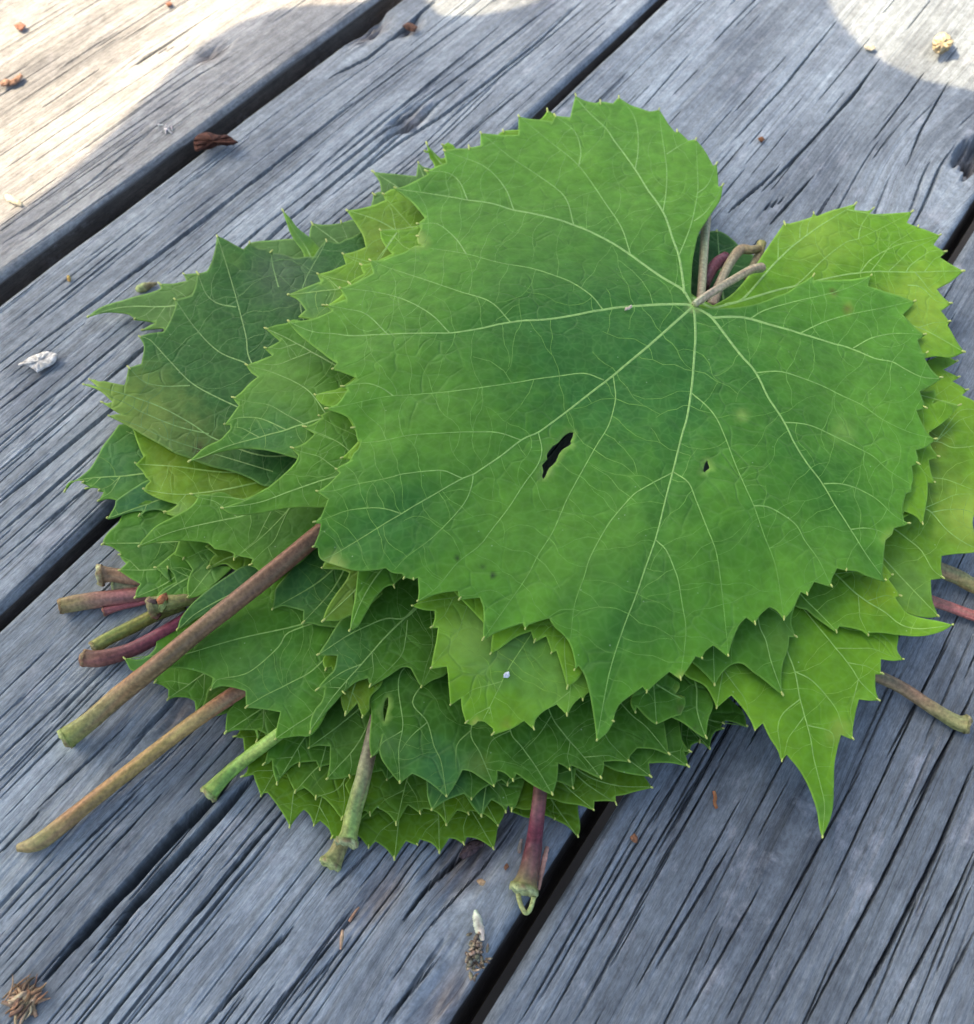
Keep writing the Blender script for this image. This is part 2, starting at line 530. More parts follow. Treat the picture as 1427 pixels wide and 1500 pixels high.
    for z in zs:
        lo = V[ring].copy(); lo[:, 2] = z
        new = np.arange(len(V), len(V) + len(ring))
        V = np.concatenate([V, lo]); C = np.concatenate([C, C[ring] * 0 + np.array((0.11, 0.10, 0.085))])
        uvr = UV[ring].copy(); uvr[:, 0] += z
        UV = np.concatenate([UV, uvr])
        F = np.concatenate([F, np.stack([prev, new, np.roll(new, -1), np.roll(prev, -1)], -1)])
        prev = new
    me = bpy.data.meshes.new("plank")
    me.vertices.add(len(V)); me.vertices.foreach_set('co', V.astype(np.float32).ravel())
    me.loops.add(F.size); me.loops.foreach_set('vertex_index', F.astype(np.int32).ravel())
    me.polygons.add(len(F)); me.polygons.foreach_set('loop_start', np.arange(0, F.size, 4, dtype=np.int32))
    me.polygons.foreach_set('loop_total', np.full(len(F), 4, np.int32))
    me.update(calc_edges=True)
    e1 = V[F[:, 2]] - V[F[:, 0]]; e2 = V[F[:, 3]] - V[F[:, 1]]
    fn = np.cross(e1, e2); fn /= np.linalg.norm(fn, axis=1)[:, None] + 1e-12
    me.polygons.foreach_set('use_smooth', np.abs(fn[:, 2]) > 0.62)     # crack walls keep crisp lips
    a = me.color_attributes.new('col', 'FLOAT_COLOR', 'POINT')
    a.data.foreach_set('color', np.concatenate([C, np.ones((len(C), 1))], 1).astype(np.float32).ravel())
    ul = me.uv_layers.new(name='grain')
    ul.data.foreach_set('uv', UV[F.ravel()].astype(np.float32).ravel())
    me.validate()
    return obj("plank", me, M_WOOD, table)


k = HC
GREY = (0.22, 0.225, 0.24)
board('A', -1.152 * k - 0.140, -1.152 * k, -0.7, 1.3, (0.305, 0.31, 0.295), 21, ringgap=(0.0018, 0.004), nchecks=260)
board('B', -1.113 * k, -0.7515 * k, -0.7, 1.3, (0.245, 0.280, 0.296), 22, nchecks=260)
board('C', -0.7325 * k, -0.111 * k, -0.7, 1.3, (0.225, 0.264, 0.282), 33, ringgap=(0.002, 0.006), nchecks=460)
board('D', -0.0875 * k, -0.0875 * k + 0.140, -0.7, 1.3, (0.148, 0.178, 0.196), 44, ringgap=(0.0016, 0.004), nchecks=300)  # darker wood, with some shade of the near side put into its tone
board('E', -1.152 * k - 0.286, -1.152 * k - 0.146, -0.7, 1.3, GREY, 55, dense=False)
for i_ in range(1, 7):
    board('G', -1.152 * k - 0.286 - 0.146 * i_, -1.152 * k - 0.146 - 0.146 * i_, -0.7, 1.3, GREY, 76 + i_, dense=False)
board('H', -0.0875 * k + 0.291, -0.0875 * k + 0.431, -0.7, 1.3, GREY, 88, dense=False)
board('F', -0.0875 * k + 0.1455, -0.0875 * k + 0.2855, -0.7, 1.3, GREY, 66, dense=False)
# joists that carry the boards
bx = []
for vv in (-0.45, 0.95):
    for du_, dz_ in ((0, 0),):
        c = []
        for a in (-1.45, 0.42):
            for b in (vv, vv + 0.04):
                for z in (-0.095, -0.002):
                    q = a * DU + b * DV
                    c.append((q[0], q[1], z))
        me = mesh("joist", c, [(0, 1, 3, 2), (4, 6, 7, 5), (0, 4, 5, 1), (2, 3, 7, 6), (1, 5, 7, 3), (0, 2, 6, 4)], False, col=np.array([(0.2, 0.19, 0.18)] * 8))
        obj("joist", me, M_DRY, table)
# ------------------------------------------------------------------ the stack of leaves
CEN = lift([(790, 720)], 0.02)[0, :2]


def gfun(x, y):
    r = np.hypot(x - CEN[0], y - CEN[1])
    g = 0.42 + 0.58 / (1 + (r / 0.078) ** 4)
    return g * (1 + 0.05 * (NZ(x * 38 + 20, y * 38 + 20) - 0.5))


def place(p, zk, bumps=(), own=0.0, seed=0.0, extra=None):
    """points of one leaf -> where they lie on the heap"""
    p = np.asarray(p, float)
    e = np.zeros(len(p))
    for (bx_, by_, br, bz) in bumps:
        e += bz * 1e-3 * np.exp(-((p[:, 0] - bx_) ** 2 + (p[:, 1] - by_) ** 2) / br ** 2)
    z = np.full(len(p), zk * 1e-3)
    for _ in range(9):
        q = lift(p, z)
        z = zk * 1e-3 * gfun(q[:, 0], q[:, 1]) + e + own * 1e-3 * (NZ2(q[:, 0] * 55 + seed, q[:, 1] * 55 + seed * 1.7) - 0.5 + 0.6 * (NZ(q[:, 0] * 150 + seed, q[:, 1] * 150 + seed * 2.3) - 0.5))
        z = np.maximum(z, 0.0009)
        if extra is not None: z = z + extra
    return lift(p, z)


PAL = {  # dark, light base colours of the blade
 'top': ((0.042, 0.170, 0.022), (0.125, 0.340, 0.028)),
 'mid': ((0.046, 0.170, 0.016), (0.115, 0.300, 0.022)),
 'bri': ((0.095, 0.265, 0.014), (0.200, 0.420, 0.024)),
 'yel': ((0.105, 0.260, 0.014), (0.205, 0.405, 0.026)),
 'dul': ((0.075, 0.190, 0.045), (0.130, 0.270, 0.060)),
 'blu': ((0.024, 0.112, 0.024), (0.056, 0.176, 0.030)),
 'dar': ((0.030, 0.118, 0.010), (0.072, 0.205, 0.014)),
 'low': ((0.062, 0.165, 0.005), (0.115, 0.250, 0.008)),  # yellow-green of light coming through upper leaves, put into the colour
}
VEINC = np.array((0.23, 0.40, 0.10))
LEAVES = {}


def ribbon(px, wpx, zk, kw, base3):
    """raised vein: lens-shaped strip along px with widths wpx"""
    n = len(px)
    tg = np.gradient(px, axis=0)
    tg /= np.linalg.norm(tg, axis=1)[:, None] + 1e-9
    nr = np.stack([-tg[:, 1], tg[:, 0]], 1)
    V = []
    for off, up in ((-0.5, -0.02), (-0.22, 0.11), (0.22, 0.11), (0.5, -0.02)):
        P3 = place(px + nr * (off * wpx)[:, None], zk, **kw)
        P3[:, 2] += up * wpx / 5.6e3 + 0.00004
        V.append(P3)
    V = np.stack(V, 1).reshape(-1, 3)
    F = []
    for i in range(n - 1):
        for j in range(3):
            a = i * 4 + j
            F.append((a, a + 1, a + 5, a + 4))
    return V, F


def leaf(key, label, z, pal, outline, base, mains=(), seconds=(), holes=(), bumps=(), spots=(), own=0.25, step=11, auto=True, vw=3.0, grow=70, tert=True):
    P, fl = parse(outline)
    seed = float(len(LEAVES) * 3.7)
    kw = dict(bumps=bumps, own=own, seed=seed)
    base = np.array(base, float)
    ring, src = smooth_line(P, 6, True)
    n = len(ring)
    hol = [smooth_line(parse(h)[0], 4, True)[0] for h in holes]
    # interior points
    lo, hi = ring.min(0), ring.max(0)
    gx, gy = np.meshgrid(np.arange(lo[0], hi[0], step), np.arange(lo[1], hi[1], step * 0.87))
    gx[1::2] += step / 2
    G = np.stack([gx.ravel(), gy.ravel()], 1) + rng.uniform(-1.2, 1.2, (gx.size, 2))
    def ok(p):
        m = inside(p, ring)
        for h in hol: m &= ~inside(p, h)
        return m
    segA = np.concatenate([ring] + hol); segB = np.concatenate([np.roll(ring, -1, 0)] + [np.roll(h, -1, 0) for h in hol])
    G = G[ok(G)]
    G = G[segdist(G, segA, segB) > 5.5]
    tg = np.roll(ring, -1, 0) - np.roll(ring, 1, 0)
    nr = np.stack([-tg[:, 1], tg[:, 0]], 1) / (np.linalg.norm(tg, axis=1)[:, None] + 1e-9)
    ins = np.concatenate([ring + nr * 2.6, ring - nr * 2.6])
    ins = ins[ok(ins)]
    ins = ins[segdist(ins, segA, segB) > 2.0]
    # ---- venation
    V1 = []      # (polyline, w0, w1)
    for s in mains:
        q, _ = parse(s) if isinstance(s, str) else (np.array(s, float), 0)
        V1.append((smooth_line(q, 7, False, 80)[0], vw, 0.9))
    if not mains:
        for p, f in zip(P, fl):
            if 'T' in f:
                d = p - base
                q = np.array([base, base + d * 0.35 + np.array((-d[1], d[0])) * 0.03, base + d * 0.7 + np.array((-d[1], d[0])) * 0.03, p - d * 0.01])
                V1.append((smooth_line(q, 7, False, 80)[0], vw, 0.9))
    V2 = []
    for s in seconds:
        q, _ = parse(s)
        V2.append((smooth_line(q, 7, False, 80)[0], 1.7, 0.7))
    if auto and V1:
        ends = np.array([v[0][-1] for v in V1])
        for p, f in zip(P, fl):
            if 't' not in f and 'T' not in f: continue
            if np.min(np.linalg.norm(ends - p, axis=1)) < 14: continue
            best = None
            for v, _, _ in V1:
                k = max(2, len(v) // 12)
                for i in range(k, len(v) - 2, 2):
                    d = p - v[i]; L = np.linalg.norm(d)
                    t_ = v[i + 1] - v[i - 1]; t_ = t_ / np.linalg.norm(t_)
                    if L > 260 or L < 10: continue
                    a = math.degrees(math.acos(np.clip(d @ t_ / L, -1, 1)))
                    c = abs(a - 38) * 2.0 + L * 0.45
                    if best is None or c < best[0]: best = (c, v[i], t_, L, d)
            if best and best[0] < 150:
                _, q0, t_, L, d = best
                mid = q0 + d * 0.5 - t_ * 0.0 + (d / L - t_) * L * 0.13
                q = np.array([q0, q0 + (mid - q0) * 0.55, mid, p - d * 0.25 + (d / L - t_) * L * 0.05, p - d / L * 3])
                V2.append((smooth_line(q, 7, False, 80)[0], 1.3, 0.6))
    # ladder of tertiary veins strung between the others
    V3 = []
    if V1 and tert:
        tr_ = np.random.default_rng(int(seed * 10) + 5)
        occ = set()
        def mark(line):
            for i in range(len(line) - 1):
                d = line[i + 1] - line[i]
                k_ = max(1, int(np.hypot(*d) / 1.2))
                for j in range(k_):
                    q = line[i] + d * (j / k_)
                    occ.add((int(q[0] // 2), int(q[1] // 2)))
        for v, *_ in V1 + V2: mark(v)
        for h in [ring] + hol: mark(np.concatenate([h, h[:1]]))
        seeds = []
        for v, w0, _ in V1 + V2:
            L = len(v); i = 2 + int(tr_.integers(3))
            while i < L - 2:
                t_ = v[i + 1] - v[i - 1]; t_ = t_ / (np.linalg.norm(t_) + 1e-9)
                for sg in (1, -1):
                    if tr_.random() < 0.62: seeds.append((v[i], t_, sg))
                i += int(tr_.integers(3, 7))
        order = tr_.permutation(len(seeds))
        for q in order:
            p0, t_, sg = seeds[q]
            a_ = sg * math.radians(tr_.uniform(66, 92))
            d = np.array((t_[0] * math.cos(a_) - t_[1] * math.sin(a_), t_[0] * math.sin(a_) + t_[1] * math.cos(a_)))
            p = p0.copy(); path = [p.copy()]; hit = False
            kink = tr_.integers(3, 7)
            for k_ in range(26):
                th = tr_.normal(0, 0.05) + (tr_.choice([-0.33, 0.33]) if k_ % kink == kink - 1 else 0)
                d = np.array((d[0] * math.cos(th) - d[1] * math.sin(th), d[0] * math.sin(th) + d[1] * math.cos(th)))
                for j in range(3):
                    p = p + d * 1.4
                    if k_ >= 1 and (int(p[0] // 2), int(p[1] // 2)) in occ: hit = True; break
                path.append(p.copy())
                if hit: break
            path = np.array(path)
            if len(path) < 4: continue
            if not hit: path = path[:max(4, int(len(path) * tr_.uniform(0.3, 0.7)))]
            mark(path)
            V3.append((path, tr_.uniform(0.7, 1.0), 0.5))
    vein_pts = [v[0] for v in V1 + V2]
    if vein_pts:
        vpn = np.concatenate(vein_pts); vpn = vpn[ok(vpn)]
        vpn = vpn[segdist(vpn, segA, segB) > 2.2]
        sA = np.concatenate([v[:-1] for v in vein_pts]); sB = np.concatenate([v[1:] for v in vein_pts])
        G = G[segdist(G, sA, sB) > 4.0]
        G = np.concatenate([G, vpn])
    pts = [ring] + hol + [ins, G]
    edges = []
    o0 = 0
    for c in [ring] + hol:
        m = len(c)
        edges += [(o0 + i, o0 + (i + 1) % m) for i in range(m)]
        o0 += m
    allp = np.concatenate(pts)
    allp[o0:] += rng.uniform(-0.05, 0.05, allp[o0:].shape)
    vv, ee, ff, *_ = delaunay_2d_cdt([Vector(p) for p in allp], edges, [], 0, 0.01)
    vp = np.array([(v.x, v.y) for v in vv])
    F = np.array([f for f in ff if len(f) == 3])
    cen = vp[F].mean(1)
    F = F[ok(cen)]
    used = np.unique(F); rem = np.full(len(vp), -1); rem[used] = np.arange(len(used))
    vp = vp[used]; F = rem[F]
    # ---- blade attributes
    de = segdist(vp, segA, segB)
    vs_ = [v[0] for v in V1]
    dm = np.full(len(vp), 200.0)
    if vs_:
        dm = segdist(vp, np.concatenate([v[:-1] for v in vs_]), np.concatenate([v[1:] for v in vs_]))
    d2 = np.full(len(vp), 200.0)
    if V2:
        d2 = segdist(vp, np.concatenate([v[0][:-1] for v in V2]), np.concatenate([v[0][1:] for v in V2]))
    dmin = np.minimum(dm, d2)
    def quilt(a, b):
        return 0.00050 * np.exp(-(a / 17) ** 2) * (step < 9) + 0.00022 * np.exp(-(b / 12) ** 2)
    ext = -quilt(dm, d2) * (1 if own else 0)
    W = place(vp, z, **kw)
    W[:, 2] += ext
    # tone: dark along the main veins and the middle, paler to the margin and between veins
    t = 0.10 + 0.42 * (1 - np.exp(-dm / 38)) * 0.8 + 0.38 * np.exp(-de / grow) + 0.30 * (NZ(vp[:, 0] / 46 + seed, vp[:, 1] / 46) - 0.5) + 0.14 * (NZ2(vp[:, 0] / 15 + seed, vp[:, 1] / 15) - 0.5)
    t = np.clip(t, 0, 1)[:, None]
    c = np.array(PAL[pal][0]) * (1 - t) + np.array(PAL[pal][1]) * t
    for (sx, sy, sr, sc, sa) in spots:
        a = (sa * np.clip(1.25 - np.hypot(vp[:, 0] - sx, vp[:, 1] - sy) / sr + 0.5 * (NZ2(vp[:, 0] / 9, vp[:, 1] / 9) - 0.5), 0, 1))[:, None]
        a = np.minimum(a, 1)
        c = c * (1 - a) + np.array(sc) * a
    rim = np.exp(-(de / 1.5) ** 2)[:, None] * 0.62
    c = c * (1 - rim) + (np.array((0.30, 0.50, 0.10)) * 0.6 + c * 0.8) * rim
    if hol:
        dh = segdist(vp, np.concatenate(hol), np.concatenate([np.roll(h, -1, 0) for h in hol]))
        a = np.clip(0.9 - dh / 2.6 + 0.7 * (NZ2(vp[:, 0] / 3, vp[:, 1] / 3) - 0.5), 0, 1)[:, None] * 0.4
        c = c * (1 - a) + np.array((0.26, 0.40, 0.09)) * a
    org = place(base[None], z, **kw)[0]
    root = empty("grape_leaf", tuple(org))
    tag(root, label, "leaf", "grape leaves in the stack")
    me = mesh("blade", W - org, F, True, c)
    o = obj("blade", me, M_LEAF, root)
    # thin but real: a second skin below
    md = o.modifiers.new("thickness", 'SOLIDIFY'); md.thickness = 0.00028; md.offset = -1
    # make sure the faces look up
    if len(me.polygons) and sum(p.normal.z * p.area for p in me.polygons) < 0:
        me.flip_normals()
    VV, FF, n0 = [], [], 0
    CC = []
    allv = V1 + V2 + V3
    if allv:
        cat_ = np.concatenate([x[0] for x in allv])
        okc = ok(cat_)
        qa = segdist(cat_, np.concatenate([x[0][:-1] for x in V1]), np.concatenate([x[0][1:] for x in V1]))
        qb = segdist(cat_, np.concatenate([x[0][:-1] for x in V2]), np.concatenate([x[0][1:] for x in V2])) if V2 else qa * 0 + 200
        qall = quilt(qa, qb); offs = np.cumsum([0] + [len(x[0]) for x in allv])
    for iv, (v, w0, w1) in enumerate(allv):
        m = okc[offs[iv]:offs[iv + 1]]
        # keep the run inside the blade
        keep = np.where(m)[0]
        if len(keep) < 3: continue
        v = v[keep[0]:keep[-1] + 1]
        w = np.linspace(1, 0, len(v)) ** 1.0 * (w0 - w1) + w1
        a, f = ribbon(v, w, z, kw, base)
        a[:, 2] -= np.repeat(qall[offs[iv]:offs[iv + 1]][keep[0]:keep[-1] + 1], 4) * (1 if own else 0)
        VV.append(a); FF += [tuple(i + n0 for i in ff_) for ff_ in f]; n0 += len(a)
        fade = np.repeat(np.linspace(0.95 if w0 > 3.2 else 0.7, 0.25 if w0 < 2.2 else 0.55, len(v)), 4)[:, None]
        if w0 < 1.1: fade = fade * 0 + 0.10 + 0.26 * NZ(v[0, 0] / 30, v[0, 1] / 30)
        under = np.array(PAL[pal][1])
        CC.append(VEINC * fade + under * (1 - fade))
    if VV:
        obj("veins", mesh("veins", np.concatenate(VV) - org, FF, True, np.concatenate(CC)), M_VEIN, root)
    # pale glands on the tooth tips
    VV, FF, n0 = [], [], 0
    for i, f in enumerate(fl):
        if not ('t' in f or 'T' in f): continue
        p = P[i]
        d1 = p - P[i - 1]; d2_ = p - P[(i + 1) % len(P)]
        d = d1 / (np.linalg.norm(d1) + 1e-9) + d2_ / (np.linalg.norm(d2_) + 1e-9)
        d = d / (np.linalg.norm(d) + 1e-9)
        L = rng.uniform(3.0, 7.0) * (0.75 if len(f) > 1 else 1); wd = 1.45 if 't' in f else 1.8
        pr = np.array((-d[1], d[0]))
        ln = p - d * L * 0.75, p - d * L * 0.1, p + d * L * 0.32, p + d * L * 0.42
        wid = wd * 0.55, wd, wd * 0.75, wd * 0.15
        rr = []
        for c_, w_ in zip(ln, wid):
            for a in range(5):
                th = 2 * math.pi * a / 5
                P3 = place((c_ + pr * w_ * math.cos(th))[None], z, **kw)[0]
                P3[2] += (w_ * math.sin(th)) / 5.6e3 + 0.0001
                rr.append(P3)
        for s_ in range(3):
            for a in range(5):
                FF.append((n0 + s_ * 5 + a, n0 + s_ * 5 + (a + 1) % 5, n0 + s_ * 5 + 5 + (a + 1) % 5, n0 + s_ * 5 + 5 + a))
        FF.append(tuple(n0 + 15 + a for a in range(5)))
        VV += rr; n0 += 20
    if VV:
        ts = obj("tooth_tips", mesh("tooth_tips", np.array(VV) - org, FF, True, np.tile(np.array((0.44, 0.52, 0.13)), (len(VV), 1))), M_TIP, root)
        ts['kind'] = 'stuff'
    LEAVES[key] = (root, z, kw, org)
    return root


def zat(key, p, extra=0.0):
    root, z, kw, _ = LEAVES[key]
    return place(np.array([p], float), z, **kw)[0][2] + extra


def tube(pts3, rad, cols, seg=12, flat=1.0, rough=0.0):
    """tapered tube through 3-D points; returns V, F, C"""
    P = np.array(pts3, float); n = len(P)
    tt = np.linspace(0, 1, n)
    Q, _ = smooth_line(P[:, :2], 0.003, False, 179)
    # resample evenly in parameter instead (keeps z too)
    m = max(10, int(n * 9))
    u = np.linspace(0, n - 1, m)
    def cr(a):
        a = np.asarray(a, float)
        out = []
        for x in u:
            i = min(int(x), n - 2); s = x - i
            p0, p1, p2, p3 = a[max(i - 1, 0)], a[i], a[i + 1], a[min(i + 2, n - 1)]
            out.append(0.5 * (2 * p1 + (p2 - p0) * s + (2 * p0 - 5 * p1 + 4 * p2 - p3) * s * s + (3 * p1 - p0 - 3 * p2 + p3) * s ** 3))
        return np.array(out)
    Pc, rc = cr(P), cr(np.array(rad, float))
    ci = np.array(cols, float)
    cc = np.stack([np.interp(u / (n - 1), np.linspace(0, 1, len(ci)), ci[:, j]) for j in range(3)], 1)
    tg = np.gradient(Pc, axis=0); tg /= np.linalg.norm(tg, axis=1)[:, None]
    up = np.array((0, 0, 1.0))
    V, C = [], []
    seedv = random.random() * 50
    for i in range(m):
        sd = np.cross(tg[i], up); sd /= np.linalg.norm(sd) + 1e-9
        nn = np.cross(sd, tg[i])
        for a in range(seg):
            th = 2 * math.pi * a / seg
            r = rc[i] * (1 + rough * (random.random() - 0.5) + 0.03 * math.sin(3 * th + i * 0.15) + 0.035 * math.sin(7 * th + 1.0 + i * 0.03) + 0.05 * (float(NZ(i * 0.25 + seedv, 3.0)) - 0.5))
            V.append(Pc[i] + sd * math.cos(th) * r + nn * math.sin(th) * r * flat)
            st = 0.70 + 0.62 * float(NZ2(a * 0.93 + seedv, i * 0.11)) * float(0.6 + 0.8 * NZ(a * 2.1 + seedv, i * 0.5))
            hue = float(NZ(a * 0.6 + seedv * 2, i * 0.07)) - 0.5
            C.append(cc[i] * (st + 0.12) * np.array((1 + 0.35 * hue, 1 - 0.12 * hue, 1.0)))
    F = []
    for i in range(m - 1):
        for a in range(seg):
            F.append((i * seg + a, i * seg + (a + 1) % seg, (i + 1) * seg + (a + 1) % seg, (i + 1) * seg + a))
    F.append(tuple(range(seg))[::-1])
    F.append(tuple((m - 1) * seg + a for a in range(seg)))
    return np.array(V), F, np.array(C), Pc, tg, rc


def stalk(label, pts, cols, cut=(0.36, 0.42, 0.16), flat=1.0, flare=1.25, parent=None, cutend=True, seed=1, group="cut leaf stalks", skirt=True):
    """pts: (x, y, height of the centre line in mm, radius in survey px); first point is the cut end"""
    random.seed(seed)
    P3, rad = [], []
    for (x, y, zmm, rpx) in pts:
        q = lift([(x, y)], zmm * 1e-3)[0]
        P3.append(q); rad.append(rpx / FOC * np.linalg.norm(q - np.array((0, 0, HC))))
    rad[0] *= flare
    V, F, C, Pc, tg, rc = tube(P3, rad, cols, 22, flat, 0.03)
    org = V.mean(0) if parent is None else np.array(parent.location)
    if parent is None:
        o = obj("leaf_stalk", mesh("leaf_stalk", V - org, F, True, C), M_STEM)
        o.location = tuple(org)
        tag(o, label, "leaf stalk", group)
    else:
        o = obj("petiole", mesh("petiole", V - org, F, True, C), M_STEM, parent)
    if cutend:
        # ragged cut face, a shallow dish with a torn rim
        c0, t0, r0 = Pc[0], -tg[0], rc[0]
        up = np.array((0, 0, 1.0)); sd = np.cross(t0, up); sd /= np.linalg.norm(sd); nn = np.cross(sd, t0)
        VV, FF, CC = [], [], []
        rings = [(1.03, -0.25), (1.06, 0.10), (0.92, 0.26), (0.62, 0.06), (0.30, -0.06)]
        sg = 16
        for ri, (rr, dd) in enumerate(rings):
            for a in range(sg):
                th = 2 * math.pi * a / sg
                j = 1 + 0.10 * (random.random() - 0.5)
                hgt = dd + (0.30 * (random.random() - 0.5) if ri in (1, 2) else 0.08 * (random.random() - 0.5))
                VV.append(c0 + (sd * math.cos(th) + nn * math.sin(th) * flat) * r0 * rr * j + t0 * r0 * hgt)
                w = random.uniform(0.7, 1.25)
                base_c = np.array(cols[0]) * 0.8 if ri == 0 else (np.array((0.26, 0.20, 0.10)) if (ri == 1 and random.random() < 0.5) else np.array(cut))
                CC.append(base_c * w)
        for ri in range(len(rings) - 1):
            for a in range(sg):
                FF.append((ri * sg + a, ri * sg + (a + 1) % sg, (ri + 1) * sg + (a + 1) % sg, (ri + 1) * sg + a))
        FF.append(tuple((len(rings) - 1) * sg + a for a in range(sg)))
        VV = np.array(VV)
        if parent is None:
            obj("cut_end", mesh("cut_end", VV - org, FF, True, np.array(CC)), M_CUT, o)
        else:
            obj("cut_end", mesh("cut_end", VV - org, FF, True, np.array(CC)), M_CUT, o)
    return o
